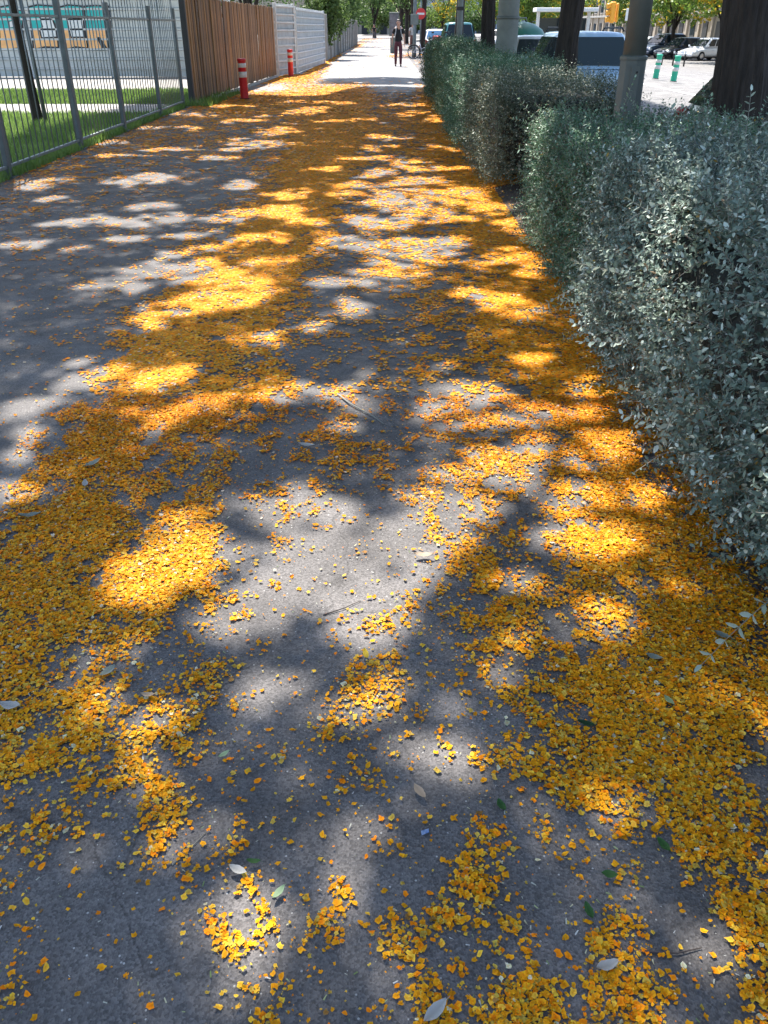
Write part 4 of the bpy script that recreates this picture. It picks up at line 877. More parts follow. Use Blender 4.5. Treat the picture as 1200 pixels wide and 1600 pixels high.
# ------------------------------------------------------------------ cars
CARG = {}
def car(label, loc, rz, paint, L=4.3, Wd=1.76, H=1.48, style='hatch', rails=False, group=None, detail=True, tint=(.02, .026, .03), name='parked_car'):
    e = empty(name, loc, rz); tag(e, label, 'car', group)
    hw = Wd / 2; F_ = L / 2; zb = .20; belt = H * .60
    # lower body: stations along y (front +y)
    st = [(-F_, .80, .34, belt * .86), (-F_ + .06, .93, .26, belt * .95), (-F_ + .35, .99, .20, belt), (-F_ + 1.0, 1.0, .19, belt), (0, 1.0, .19, belt * .985), (F_ - 1.45, 1.0, .19, belt * .96), (F_ - .75, .985, .20, belt * .89), (F_ - .25, .94, .24, belt * .78), (F_ - .05, .86, .30, belt * .68), (F_, .76, .36, belt * .58)]
    V = []; Fs = []
    for y, w, z0, z1 in st:
        w *= hw
        V += [(-w * .90, y, z0), (-w, y, z0 + (z1 - z0) * .28), (-w * .995, y, z0 + (z1 - z0) * .72), (-w * .93, y, z1), (-w * .5, y, z1 + .025), (w * .5, y, z1 + .025), (w * .93, y, z1), (w * .995, y, z0 + (z1 - z0) * .72), (w, y, z0 + (z1 - z0) * .28), (w * .90, y, z0)]
    n = 10
    for i in range(len(st) - 1):
        for k in range(n): Fs.append((i * n + k, i * n + (k + 1) % n, (i + 1) * n + (k + 1) % n, (i + 1) * n + k))
    Fs += [tuple(range(n)), tuple(range((len(st) - 1) * n, len(st) * n))[::-1]]
    b = MB(); b.add(V, Fs, True); body = b.build('body', paint, e)
    ms = body.modifiers.new('sub', 'SUBSURF'); ms.levels = ms.render_levels = 2 if detail else 1
    # cabin
    rear = {'hatch': (-F_ + .10, -F_ + .62), 'wagon': (-F_ + .06, -F_ + .40), 'sedan': (-F_ + .62, -F_ + 1.25), 'fastback': (-F_ + .06, -F_ + 1.15)}[style]
    yb0, yr0 = rear; yb1 = F_ - 1.05; yr1 = F_ - 1.85
    zb_, zr = belt - .03, H - .03; wb, wr = hw * .93, hw * .74
    def ring(t, ins=0.0):
        y0 = yb0 + (yr0 - yb0) * t; y1 = yb1 + (yr1 - yb1) * t; w = wb + (wr - wb) * t; z = zb_ + (zr - zb_) * t
        return y0, y1, w, z
    V = []; Fs = []; rows = [0, .35, .7, .93, 1.0]
    for t in rows:
        y0, y1, w, z = ring(t)
        if t == 1.0: y0 += .05; y1 -= .07; w -= .05; z = H - .012
        c = .10
        V += [(-w + c, y0, z), (w - c, y0, z), (w, y0 + c * 1.2, z), (w, 0, z + (.012 if t == 1 else 0)), (w, y1 - c * 1.4, z), (w - c, y1, z), (-w + c, y1, z), (-w, y1 - c * 1.4, z), (-w, 0, z + (.012 if t == 1 else 0)), (-w, y0 + c * 1.2, z)]
    for i in range(len(rows) - 1):
        for k in range(10): Fs.append((i * 10 + k, i * 10 + (k + 1) % 10, (i + 1) * 10 + (k + 1) % 10, (i + 1) * 10 + k))
    o = (len(rows) - 1) * 10; Fs.append(tuple(o + k for k in (0, 1, 2, 9))); Fs.append((o + 9, o + 2, o + 3, o + 8)); Fs.append((o + 8, o + 3, o + 4, o + 7)); Fs.append((o + 7, o + 4, o + 5, o + 6))
    b = MB(); b.add(V, Fs, True); cab = b.build('cabin', paint, e)
    ms = cab.modifiers.new('sub', 'SUBSURF'); ms.levels = ms.render_levels = 2 if detail else 1
    gm = CARG.setdefault(tint, glass_mat('car_glass', tint))
    def quad(p4, name, push):
        nrm = (Vector(p4[1]) - Vector(p4[0])).cross(Vector(p4[3]) - Vector(p4[0])).normalized() * push
        V = [Vector(p) + nrm for p in p4] + [Vector(p) - nrm * 1.5 for p in p4]
        MB().add(V, [(0, 1, 2, 3), (7, 6, 5, 4), (0, 4, 5, 1), (1, 5, 6, 2), (2, 6, 7, 3), (3, 7, 4, 0)]).build(name, gm, e)
    def pt(t, side, u):
        y0, y1, w, z = ring(t); return y0, y1, w, z
    t0, t1 = .10, .86
    y0a, y1a, wa, za = ring(t0); y0b, y1b, wb2, zb2 = ring(t1)
    ia, ib = .10, .12
    quad([(wa - ia, y0a, za), (-wa + ia, y0a, za), (-wb2 + ib, y0b, zb2), (wb2 - ib, y0b, zb2)][::-1], 'rear_window', -.012)
    quad([(-wa + ia, y1a, za), (wa - ia, y1a, za), (wb2 - ib, y1b, zb2), (-wb2 + ib, y1b, zb2)][::-1], 'windshield', -.012)
    for s in (-1, 1):
        cuts = [.06, .34, .66, .93] if style != 'sedan' else [.06, .5, .93]
        for i in range(len(cuts) - 1):
            fa, fb = cuts[i] + .012, cuts[i + 1] - .012
            q = [(s * wa, y0a + (y1a - y0a) * fa, za), (s * wa, y0a + (y1a - y0a) * fb, za), (s * wb2, y0b + (y1b - y0b) * fb, zb2), (s * wb2, y0b + (y1b - y0b) * fa, zb2)]
            quad(q if s > 0 else q[::-1], 'side_window', .008)
    # wheels
    for y in (-F_ + .78, F_ - .86):
        for s in (-1, 1):
            w = empty('wheel', (s * (hw - .10), y, .31)); w.parent = e; w.rotation_euler = (0, math.pi / 2, 0)
            MB().lathe([(.19, -.10), (.29, -.105), (.315, -.08), (.315, .08), (.29, .105), (.19, .10)], 22).build('tyre', M['black'], w)
            MB().lathe([(.05, -.112), (.17, -.108), (.195, -.095), (.195, .095), (.17, .108), (.05, .112)], 14).build('rim', M['chrome'], w)
    tl = CARG.setdefault('tail', mat('tail_light', (.42, .012, .015), .25)); hl = CARG.setdefault('head', mat('head_light', (.62, .64, .66), .15))
    for s in (-1, 1):
        MB().cbox((s * hw * .83, -F_ + .10, belt * .80), (.20, .22, .30), .05).build('tail_light', tl, e)
        MB().cbox((s * hw * .74, F_ - .16, belt * .60), (.34, .26, .15), .05).build('headlight', hl, e)
        MB().cbox((s * (hw + .07), yb1 - .25, belt + .06), (.16, .10, .13), .035).build('mirror', paint, e)
        MB().cbox((s * (hw * .995), .2, belt * .78), (.03, .17, .03), .008).build('door_handle', M['chrome'], e)
        if rails: MB().tube([(s * wr * .92, yr0 + .15, H - .01), (s * wr * .92, yr0 + .3, H + .045), (s * wr * .92, yr1 - .35, H + .045), (s * wr * .92, yr1 - .15, H - .01)], .018, 8).build('roof_rail', M['dark'], e)
    MB().cbox((0, -F_ - .005, .42), (Wd * .9, .12, .22), .05).build('rear_bumper', paint, e)
    MB().cbox((0, F_ - .02, .40), (Wd * .84, .12, .20), .05).build('front_bumper', paint, e)
    MB().cbox((0, -F_ - .03, belt * .66), (.52, .02, .11), .004).build('number_plate', M['white'], e)
    MB().cbox((0, F_ + .045, .42), (.52, .02, .11), .004).build('number_plate', M['white'], e)
    MB().cbox((0, 0, .24), (Wd * .86, L * .9, .12), .03).build('underbody', M['dark'], e)
    return e
def paintm(name, c, metal=.2, rough=.3): return mat(name, c, rough, metal, var=.03, scale=3, coat=.6)
P_blue = paintm('pale_blue_paint', (.30, .45, .60), .1); P_silver = paintm('silver_paint', (.42, .45, .47), .4); P_brown = paintm('taupe_paint', (.10, .085, .07), .3, .45)
P_white = paintm('white_car_paint', (.70, .71, .72), 0); P_navy = paintm('navy_paint', (.03, .05, .09), .3); P_black = paintm('black_paint', (.015, .016, .02), .2); P_teal = paintm('teal_paint', (.03, .14, .15), .2); P_grey = paintm('grey_paint', (.12, .13, .15), .3); P_red = paintm('red_car_paint', (.45, .02, .025), .1)
car('pale blue estate car parked at the kerb, seen from behind', (4.12, 20.35, -.12), 0, P_blue, 4.35, 1.78, 1.56, 'wagon', True, 'cars parked along the near kerb', tint=(.03, .045, .05))
car('silver car parked in front of the pale blue one', (4.12, 26.0, -.12), 0, P_silver, 4.3, 1.74, 1.44, 'sedan', False, 'cars parked along the near kerb')
car('dark taupe car parked beside the thick tree trunk', (4.0, 7.95, -.12), math.pi, P_brown, 4.2, 1.70, 1.50, 'fastback', False, 'cars parked along the near kerb')
car('white car parked furthest along the near kerb', (3.6, 66, -.12), 0, P_white, 4.4, 1.8, 1.5, 'sedan', False, 'cars parked along the near kerb', False, tint=(.05, .12, .22))
car('dark teal van parked behind the red scooter', (3.95, 51.5, -.12), 0, P_teal, 4.4, 1.82, 1.85, 'wagon', False, 'cars parked along the near kerb', False)
far = [('white', P_white, 21.3, 82, 'wagon', 1.5), ('silver grey', P_silver, 22.0, 79.4, 'hatch', 1.5), ('dark navy', P_navy, 22.7, 76.8, 'wagon', 1.75), ('black', P_black, 23.4, 74.2, 'hatch', 1.5), ('bright white', P_white, 24.3, 71.0, 'hatch', 1.5)]
for i, (nmc, p, x, y, st, H) in enumerate(far):
    car('%s car in the far parking row across the road' % nmc if i else 'white estate car at the left end of the far parking row', (x, y, road_z(x)), math.radians(118), p, 4.2, 1.76, H, st, False, 'cars in the far parking row', False)
for i, (p, x, y, st, lab) in enumerate(((P_black, 17.2, 84, 'hatch', 'black car across the road behind the traffic light'), (P_grey, 14.0, 90, 'wagon', 'grey car far across the road left of the traffic light'), (P_white, 11.4, 95, 'hatch', 'white car far across the road behind the concrete pole'), (P_red, 6.2, 88, 'hatch', 'red car far up the road'))):
    car(lab, (x, y, road_z(x)), math.radians(160 if i < 3 else 0), p, 4.2, 1.76, 1.5, st, False, 'cars across the road', False)

# ------------------------------------------------------------------ buildings
def building(name, label, x, y, rz, Lb, H, wallm, bay=4.2, ground=True):
    e = empty(name, (x, y, 0)); e.rotation_euler = (0, 0, rz); tag(e, label, 'building')
    MB().box((Lb / 2, 3.1, H / 2), (Lb, 6, H)).build('wall', wallm, e)
    n = int(Lb / bay)
    mp = MB().cbox((0, 0, H / 2), (.5, .22, H - .02), .02).mesh('pilaster', wallm)
    md = MB().cbox((0, 0, 1.3), (1.5, .10, 2.6), .02).mesh('door', M['dark']); mw = MB().cbox((0, 0, 0), (1.6, .08, 1.7), .02).mesh('window', M['glass']); ms = MB().cbox((0, 0, 0), (1.8, .16, .10), .01).mesh('sill', M['kerb'])
    for i in range(n):
        cx = (i + .5) * bay
        inst('pilaster', mp, e, (i * bay + .25, -.0, 0))
        if (i * 7) % 3 != 1: inst('door', md, e, (cx, .06, 0))
        else: inst('window', mw, e, (cx, .07, 1.7))
        for f in range(1, int(H / 3.2)):
            w = inst('window', mw, e, (cx, .07, 1.7 + f * 3.2)); inst('sill', ms, w, (0, -.03, -.92))
    MB().cbox((Lb / 2, -.05, 3.5), (Lb, .4, .25), .03).build('cornice', M['kerb'], e)
    MB().cbox((Lb / 2, 3, H + .15), (Lb + .4, 6.6, .3), .03).build('roof', M['kerb'], e)
    return e
W_beige = mat('beige_render', (.34, .29, .23), .9, var=.1, scale=1.5); W_grey = mat('grey_blue_facade', (.30, .34, .40), .7, var=.12, scale=.6)
building('apartment_building', 'beige building with dark doorways behind the far parked cars', 35.0, 190, -math.pi / 2, 150, 9, W_beige).location.z = -.6
building('office_building', 'bluish grey block closing the far end of the road', 6, 235, 0, 45, 20, W_grey, 3.2)
building('apartment_building', 'pale block far behind the trees straight down the path', -40, 215, 0, 42, 14, W_beige)
building('apartment_building', 'long pale building behind the graffiti hoarding', -42, 52, 0, 33, 11, mat('cream_render', (.55, .53, .48), .9, var=.06, scale=1))
# ------------------------------------------------------------------ people
SKIN = mat('skin', (.42, .23, .165), .55); HAIR = mat('dark_hair', (.03, .018, .012), .6, var=.3, scale=30)
def skin_mesh(name, pts, edges, m, parent, sub=2, root=0):
    me = bpy.data.meshes.new(name); me.from_pydata([p[:3] for p in pts], edges, []); me.update()
    o = bpy.data.objects.new(name, me); link(o, parent); me.materials.append(m)
    md = o.modifiers.new('skin', 'SKIN'); md.use_smooth_shade = True; md.branch_smoothing = .6
    for i, p in enumerate(pts):
        sv = me.skin_vertices[0].data[i]; r = p[3]; sv.radius = r if isinstance(r, tuple) else (r, r); sv.use_root = (i == root)
    s_ = o.modifiers.new('sub', 'SUBSURF'); s_.levels = s_.render_levels = sub
    return o
def chain(*idx): return [(idx[i], idx[i + 1]) for i in range(len(idx) - 1)]
def person(label, loc, rz, shirt, trousers, shoe, straps=True, sc=1.0, walk=1.0, fingers=True, grp=None):
    e = empty('person', loc, rz); e.scale = (sc,) * 3; tag(e, label, 'person', grp)
    w = .07 * walk
    # body, front faces -y.   index: 0 pelvis
    B = [(0, 0, .93, (.135, .10)), (0, 0, 1.10, (.125, .09)), (0, .0, 1.28, (.15, .10)), (0, .01, 1.42, (.12, .085)), (0, .0, 1.49, .055), (0, -.01, 1.54, .052), (0, -.02, 1.60, (.076, .090)), (0, -.015, 1.67, (.084, .10)), (0, -.01, 1.735, (.058, .07)),
         (.165, 0, 1.425, .058), (.215, .01, 1.28, .046), (.245, .02, 1.14, .040), (.262, -.02, 1.0, .034), (.27, -.05, .90, .026), (.272, -.06, .84, (.024, .036)),
         (-.165, 0, 1.425, .058), (-.215, .01, 1.28, .046), (-.245, .02, 1.14, .040), (-.262, -.02, 1.0, .034), (-.27, -.05, .90, .026), (-.272, -.06, .84, (.024, .036)),
         (.09, 0, .84, .088), (.10, -.02 - w * .5, .66, .072), (.105, -.03 - w, .49, .056), (.108, -w * .6, .30, .052), (.11, -w, .10, .038), (.115, -.10 - w, .035, .034),
         (-.09, 0, .84, .088), (-.10, -.01 + w * .5, .66, .072), (-.105, -.01 + w * .6, .49, .056), (-.108, .02 + w * 1.2, .30, .052), (-.11, .03 + w * 1.6, .10, .038), (-.115, -.08 + w * 1.6, .035, .034)]
    E_ = chain(0, 1, 2, 3, 4, 5, 6, 7, 8) + chain(3, 9, 10, 11, 12, 13, 14) + chain(3, 15, 16, 17, 18, 19, 20) + chain(0, 21, 22, 23, 24, 25, 26) + chain(0, 27, 28, 29, 30, 31, 32)
    pts = list(B)
    if fingers:
        for s, wrist in ((1, 14), (-1, 20)):
            hx = .272 * s
            for k, (dy, ln) in enumerate(((-.030, .07), (-.010, .08), (.010, .075), (.028, .06))):
                i = len(pts); pts += [(hx, -.06 + dy, .815, .0095), (hx - .006 * s, -.068 + dy, .815 - ln * .55, .0085), (hx - .02 * s, -.074 + dy, .815 - ln, .007)]
                E_ += [(wrist, i), (i, i + 1), (i + 1, i + 2)]
            i = len(pts); pts += [(hx - .005 * s, -.098, .845, .011), (hx - .012 * s, -.115, .81, .0085)]; E_ += [(wrist, i), (i, i + 1)]
    body = skin_mesh('body', pts, E_, SKIN, e)
    # face
    MB().lathe([(.012, -.02), (.014, 0), (.006, .028)], 8, (0, -.108, 1.632)).build('nose', SKIN, e)
    for s in (-1, 1):
        MB().lathe([(.003, -.008), (.011, -.003), (.011, .003), (.003, .008)], 8, (.03 * s, -.092, 1.665)).build('eye', HAIR, e)
        MB().lathe([(.006, -.03), (.014, 0), (.010, .03)], 6, (.078 * s, -.01, 1.645)).build('ear', SKIN, e)
    MB().cbox((0, -.098, 1.592), (.045, .012, .010), .004).build('mouth', mat('lips', (.30, .10, .09), .5), e)
    skin_mesh('hair', [(0, .045, 1.60, (.075, .055)), (0, .030, 1.67, (.092, .085)), (0, .008, 1.735, (.090, .098)), (0, .0, 1.785, (.062, .07))], chain(0, 1, 2, 3), HAIR, e)
    # clothes a little proud of the body
    g = .014
    def gr(p, k=g): r = p[3]; return (*p[:3], (r[0] + k, r[1] + k) if isinstance(r, tuple) else r + k)
    T = [(0, 0, .85, (.165, .125)), gr(B[1], .028), gr(B[2], .024), gr(B[3], .024), (0, 0, 1.475, .075), gr(B[9], .020), gr(B[10], .020), (.226, .012, 1.235, .066), gr(B[15], .014), gr(B[16], .020), (-.226, .012, 1.235, .066)]
    skin_mesh('t_shirt', T, chain(0, 1, 2, 3, 4) + chain(3, 5, 6, 7) + chain(3, 8, 9, 10), shirt, e)
    Tr = [(0, 0, 1.05, (.15, .115)), (0, 0, .90, (.16, .125)), gr(B[21], .022), gr(B[22], .022), gr(B[23], .02), gr(B[24], .014), (.11, -w, .06, .054), gr(B[27], .022), gr(B[28], .022), gr(B[29], .02), gr(B[30], .014), (-.11, .03 + w * 1.6, .06, .054)]
    skin_mesh('trousers', Tr, chain(0, 1) + chain(1, 2, 3, 4, 5, 6) + chain(1, 7, 8, 9, 10, 11), trousers, e)
    for s, yy in ((1, -w), (-1, .03 + w * 1.6)):
        skin_mesh('shoe', [(.11 * s, yy + .03, .045, .046), (.112 * s, yy - .06, .042, .044), (.116 * s, yy - .15, .034, .034)], chain(0, 1, 2), shoe, e)
    if straps:
        bp = skin_mesh('backpack', [(0, .16, 1.12, (.15, .07)), (0, .17, 1.25, (.16, .085)), (0, .16, 1.38, (.13, .06))], chain(0, 1, 2), mat('backpack_cloth', (.30, .31, .33), .8), e, 1)
        for s in (-1, 1): MB().tube([(.10 * s, .12, 1.42), (.105 * s, .0, 1.515), (.10 * s, -.09, 1.44), (.115 * s, -.125, 1.28), (.14 * s, -.06, 1.16), (.14 * s, .10, 1.13)], .013, 6).build('strap', mat('strap_grey', (.42, .43, .46), .8), e)
    return e
BLK = mat('black_cotton', (.010, .010, .012), .9, var=.3, scale=20); MAR = mat('maroon_cloth', (.075, .016, .028), .85, var=.2, scale=14); SHO = mat('black_shoe', (.012, .011, .011), .6)
person('person in a black t-shirt and maroon trousers walking towards the camera', (.62, 40.9, 0), .0, BLK, MAR, SHO)
person('distant person in dark clothes at the end of the path', (-1.35, 128, 0), .2, BLK, mat('grey_cloth', (.08, .08, .09), .9), SHO, False, 1.0, 1.2, False)
person('distant person in a pale top standing by the poles', (2.15, 72, 0), .4, mat('pale_cloth', (.5, .45, .42), .9), mat('rust_cloth', (.22, .09, .07), .9), SHO, False, 1.0, .6, False)

# ------------------------------------------------------------------ bicycle and scooter
def bicycle(x, y, rz):
    e = empty('bicycle', (x, y, 0), rz); tag(e, 'white framed bicycle parked by the trunks below the no entry sign', 'bicycle')
    fm = mat('lilac_white_frame', (.55, .54, .62), .35, coat=.5)
    for cx in (-.53, .53):
        w = empty('wheel', (cx, 0, .33)); w.parent = e
        n = 28
        MB().tube([(.315 * math.cos(2 * math.pi * k / n), 0, .315 * math.sin(2 * math.pi * k / n)) for k in range(n + 1)], .022, 6, False).build('tyre', M['black'], w)
        MB().tube([(.29 * math.cos(2 * math.pi * k / n), 0, .29 * math.sin(2 * math.pi * k / n)) for k in range(n + 1)], .010, 5, False).build('rim', M['chrome'], w)
        sp = MB()
        for k in range(12): a = k * math.pi / 6; sp.tube([(0, .01 * (-1) ** k, 0), (.29 * math.cos(a), 0, .29 * math.sin(a))], .0022, 3, False)
        sp.build('spokes', M['chrome'], w); MB().tube([(0, -.05, 0), (0, .05, 0)], .022, 8).build('hub', M['chrome'], w)
        MB().tube([(.36 * math.cos(a), 0, .36 * math.sin(a)) for a in np.linspace(.3, 2.6, 9)], .018, 6).build('mudguard', M['black'], w)
    fr = MB(); bb = (-.08, 0, .30); hd = (.36, 0, .78); seat = (-.20, 0, .72); ra = (-.53, 0, .33)
    fr.tube([hd, (.1, 0, .42), bb], .024, 8); fr.tube([bb, seat], .02, 8); fr.tube([seat, ra], .012, 6); fr.tube([bb, ra], .012, 6); fr.tube([(.33, 0, .92), hd, (.37, 0, .70)], .022, 8); fr.tube([(.30, 0, .62), (-.14, 0, .46)], .02, 8)
    fr.build('frame', fm, e)
    MB().tube([(.37, .0, .70), (.43, 0, .52), (.53, 0, .33)], .018, 8).build('fork', fm, e)
    MB().tube([(.20, -.28, 1.0), (.28, -.2, 1.02), (.33, 0, .98), (.28, .2, 1.02), (.20, .28, 1.0)], .014, 8).build('handlebar', M['chrome'], e)
    MB().tube([seat, (-.23, 0, .86)], .014, 8).build('seat_post', M['chrome'], e)
    MB().add(*(lambda: ([(-.38, -.09, .88), (-.38, .09, .88), (-.20, .06, .89), (-.08, .015, .885), (-.08, -.015, .885), (-.20, -.06, .89), (-.38, -.08, .83), (-.38, .08, .83), (-.08, .01, .855), (-.08, -.01, .855)], [(0, 5, 4, 3, 2, 1), (6, 7, 8, 9), (0, 1, 7, 6), (1, 2, 3, 8, 7), (3, 4, 9, 8), (4, 5, 0, 6, 9)]))()).build('saddle', M['black'], e)
    MB().tube([(-.08, -.06, .30), (-.08, .06, .30)], .05, 12).build('crank', M['chrome'], e); MB().cbox((.04, .10, .20), (.09, .07, .02), .005).build('pedal', M['black'], e); MB().cbox((-.20, -.10, .40), (.09, .07, .02), .005).build('pedal', M['black'], e)
    return e
bicycle(2.12, 50.6, math.radians(8))
def scooter(x, y, rz):
    e = empty('motor_scooter', (x, y, 0), rz); tag(e, 'red motor scooter parked behind the far end of the hedge', 'scooter')
    rd = mat('red_scooter_paint', (.50, .02, .03), .35, coat=.5)
    for cy in (-.62, .62):
        w = empty('wheel', (0, cy, .25)); w.parent = e; w.rotation_euler = (0, math.pi / 2, 0)
        MB().lathe([(.15, -.06), (.23, -.06), (.25, -.03), (.25, .03), (.23, .06), (.15, .06)], 20).build('tyre', M['black'], w); MB().lathe([(.03, -.05), (.15, -.05), (.15, .05), (.03, .05)], 12).build('rim', M['chrome'], w)
    skin_mesh('body', [(0, -.75, .62, (.12, .10)), (0, -.45, .60, (.17, .15)), (0, -.1, .48, (.15, .12)), (0, .15, .30, (.14, .06)), (0, .42, .42, (.16, .06)), (0, .50, .80, (.17, .06)), (0, .46, 1.0, (.10, .07))], chain(0, 1, 2, 3, 4, 5, 6), rd, e, 2, 2)
    MB().cbox((0, -.35, .80), (.28, .72, .10), .05).build('saddle', M['black'], e)
    MB().tube([(-.34, .36, 1.06), (-.1, .46, 1.04), (.1, .46, 1.04), (.34, .36, 1.06)], .016, 8).build('handlebar', M['black'], e)
    for s in (-1, 1): MB().tube([(.28 * s, .42, 1.05), (.32 * s, .44, 1.22)], .008, 6).build('mirror_stem', M['black'], e); MB().cbox((.33 * s, .44, 1.26), (.13, .03, .08), .015).build('mirror', M['black'], e)
    MB().cbox((0, -.86, .98), (.42, .36, .32), .06).build('top_box', rd, e)
    MB().cbox((0, -.88, .62), (.18, .05, .10), .02).build('tail_light', CARG['tail'], e); MB().cbox((0, .58, .86), (.16, .05, .12), .03).build('headlight', CARG['head'], e)
    MB().cbox((0, -.92, .40), (.20, .012, .16), .004).build('number_plate', M['white'], e)
    MB().tube([(.14, -.3, .28), (.16, -.75, .36)], .05, 10).build('exhaust', M['chrome'], e)
    MB().tube([(-.06, .0, .22), (-.18, -.05, 0)], .012, 6).build('kickstand', M['black'], e)
    return e
scooter(2.72, 47.3, math.radians(-8))
# ------------------------------------------------------------------ fallen blossoms
def flower_templates():
    out = []
    for s in range(8):
        r = np.random.default_rng(100 + s); n = 8
        a = np.sort(np.linspace(0, 2 * np.pi, n, endpoint=False) + r.uniform(-.25, .25, n)); rad = r.uniform(.26, .66, n) * (1 if s % 3 else np.where(np.cos(a) > 0, 1.15, .7))
        z = np.abs(r.normal(.18, .16, n)) + .04 + (.26 if s in (1, 4, 6) else 0); el = r.uniform(.72, 1.0)
        V = [(0, 0, .05 if s % 2 else .14)] + [(rad[i] * math.cos(a[i]), el * rad[i] * math.sin(a[i]), z[i]) for i in range(n)]
        Fc = [(0, 1 + i, 1 + (i + 1) % n) for i in range(n)]
        # folded inner petals
        b0 = len(V); t = r.uniform(0, 6.28)
        for q in range(2):
            t2 = t + q * 2.3; c, s_ = math.cos(t2), math.sin(t2)
            V += [(0, 0, .1), (.34 * c - .16 * s_, .34 * s_ + .16 * c, .30), (.42 * c, .42 * s_, .42 + .1 * q), (.34 * c + .16 * s_, .34 * s_ - .16 * c, .26)]
            k = b0 + q * 4; Fc += [(k, k + 3, k + 2), (k, k + 2, k + 1)]
        out.append((np.array(V), np.array(Fc)))
    return out
FT = flower_templates()
# petals run from a deep orange heart to paler rims
FV = [np.array([(.88, .68, .6)] + [(1.0 + .10 * math.sin(3 * i + s), 1.0 + .16 * math.sin(2 * i + s), 1.2) for i in range(8)] + [(.9, .7, .5), (1.05, 1.0, 1), (1.1, 1.12, 2.0), (1.0, .9, 1)] * 2) for s in range(8)]
Q_V = np.array([(-.5, -.35, .05), (.0, -.42, .22), (.5, -.2, .06), (.42, .36, .20), (-.05, .45, .05), (-.5, .28, .24), (0, 0, .12)]); Q_F = np.array([(6, i, (i + 1) % 6) for i in range(6)])
S_V = np.array([(-.5, -.4, .03), (.5, -.35, .16), (.4, .42, .02), (-.45, .4, .20)]); S_F = np.array([(0, 1, 2), (0, 2, 3)])

def blossom_cols(n, X, Y):
    t = rng.random((n, 1)); c = np.array([[.70, .275, .005]]) * (1 - t) + np.array([[.86, .385, .009]]) * t
    k = rng.random(n); c[k < .13] = (.88, .26, .004); c[(k > .13) & (k < .26)] = (.84, .50, .04); c[(k > .26) & (k < .38)] = (.60, .40, .06); c[(k > .38) & (k < .40)] = (.30, .16, .04); c[(k > .40) & (k < .425)] = (.66, .60, .36)
    c = c * rng.uniform(.62, 1.1, (n, 1)); c[:, 1] *= np.interp(Y, [1.5, 3.6], [1.08, .86])  # random darkening per blossom stands in for shaded crevices
    return c

def clump_noise(X, Y):
    return .24 * fbm2(X * 3.2, Y * 2.2, 11, 3) + .40 * noise2(X * 12, Y * 9.5, 77) + .36 * noise2(X * 29, Y * 24, 91)
_q = np.sort(clump_noise(rng.uniform(-4, 2, 60000), rng.uniform(.6, 30, 60000))); _qk = np.linspace(0, 1, 60000)
_first = np.array([r[1][0][0] for r in PETAL_ROWS])

def sample(x0, x1, y0, y1, area, gain=1.0):
    """blossom positions in a strip so that the share of ground covered follows petal_density"""
    A_ = (x1 - x0) * (y1 - y0); nmax = int(A_ * 2.6 / area)
    X = rng.uniform(x0, x1, nmax); Y = rng.uniform(y0, y1, nmax)
    # warp the edges so that drifts look blown together
    Xw = X + (fbm2(X * 3, Y * 3, 31) - .5) * .34; Yw = Y + (fbm2(X * 3, Y * 3, 57) - .5) * .34 * (1 + Y * .12)
    d = petal_density(Xw, Yw) * gain * np.interp(Y, [1.0, 1.7, 3.4, 5], [1.6, 1.15, 1.12, 1.05])
    # the drifts thin out towards the left before they reach the fence
    e0 = np.interp(Y, _RY, _first); d = d * np.clip(1.8 - (e0 - Xw) / .7 + (fbm2(X * 1.6, Y * 1.6, 5) - .5) * 1.4, 0, 1)
    d = np.where(Y > 7, d ** np.interp(Y, [7, 10], [1.0, 1.35]), d)
    d = d * np.where((X > 1.18) & (Y > 7.0) & (Y < 9.4), .15, 1.0)
    q = np.interp(clump_noise(X, Y), _q, _qk); d = np.clip(d, 0, 1)
    cov = np.clip((q - (1 - d)) / .42 + .5 * np.clip(d * 3, 0, 1), 0, 1) ** 1.15 * np.clip(.36 + .60 * d, 0, .97)
    cov = np.clip(cov + .05 * d + .004 * (d > .02) + np.interp(Y, [1.4, 2.6], [.10, .03]) * np.clip(d * 2.2, .12, 1), 0, .965)
    lam = -np.log(1 - cov) / 2.6
    m = rng.random(nmax) < lam
    return X[m], Y[m]

def in_bed(X): return X > 1.13
TOTAL = []
def strip(y0, y1, x0, x1, size, area, tmpl, clump, gain=1.0, lift=.0):
    X, Y = sample(x0, x1, y0, y1, area, gain); n = len(X)
    z = (Y > 24.3) * .006 + np.clip((X - 1.16) / .3, 0, 1) * .055 + .002 + rng.random(n) * lift + .0015
    tilt = .22 if tmpl == 'flower' else .08
    nz = np.concatenate([rng.normal(0, tilt, (n, 2)), np.ones((n, 1))], 1); fl = rng.random(n) < (.22 if tmpl == 'flower' else 0); nz[fl, 2] *= -1; z = z + fl * size * .35
    R = rot_mats(n, nz, rng.uniform(0, 6.28, n)); sc = size * rng.uniform(.45, 1.3, n) ** 1.0; return X, Y, z, R, sc, blossom_cols(n, X, Y)

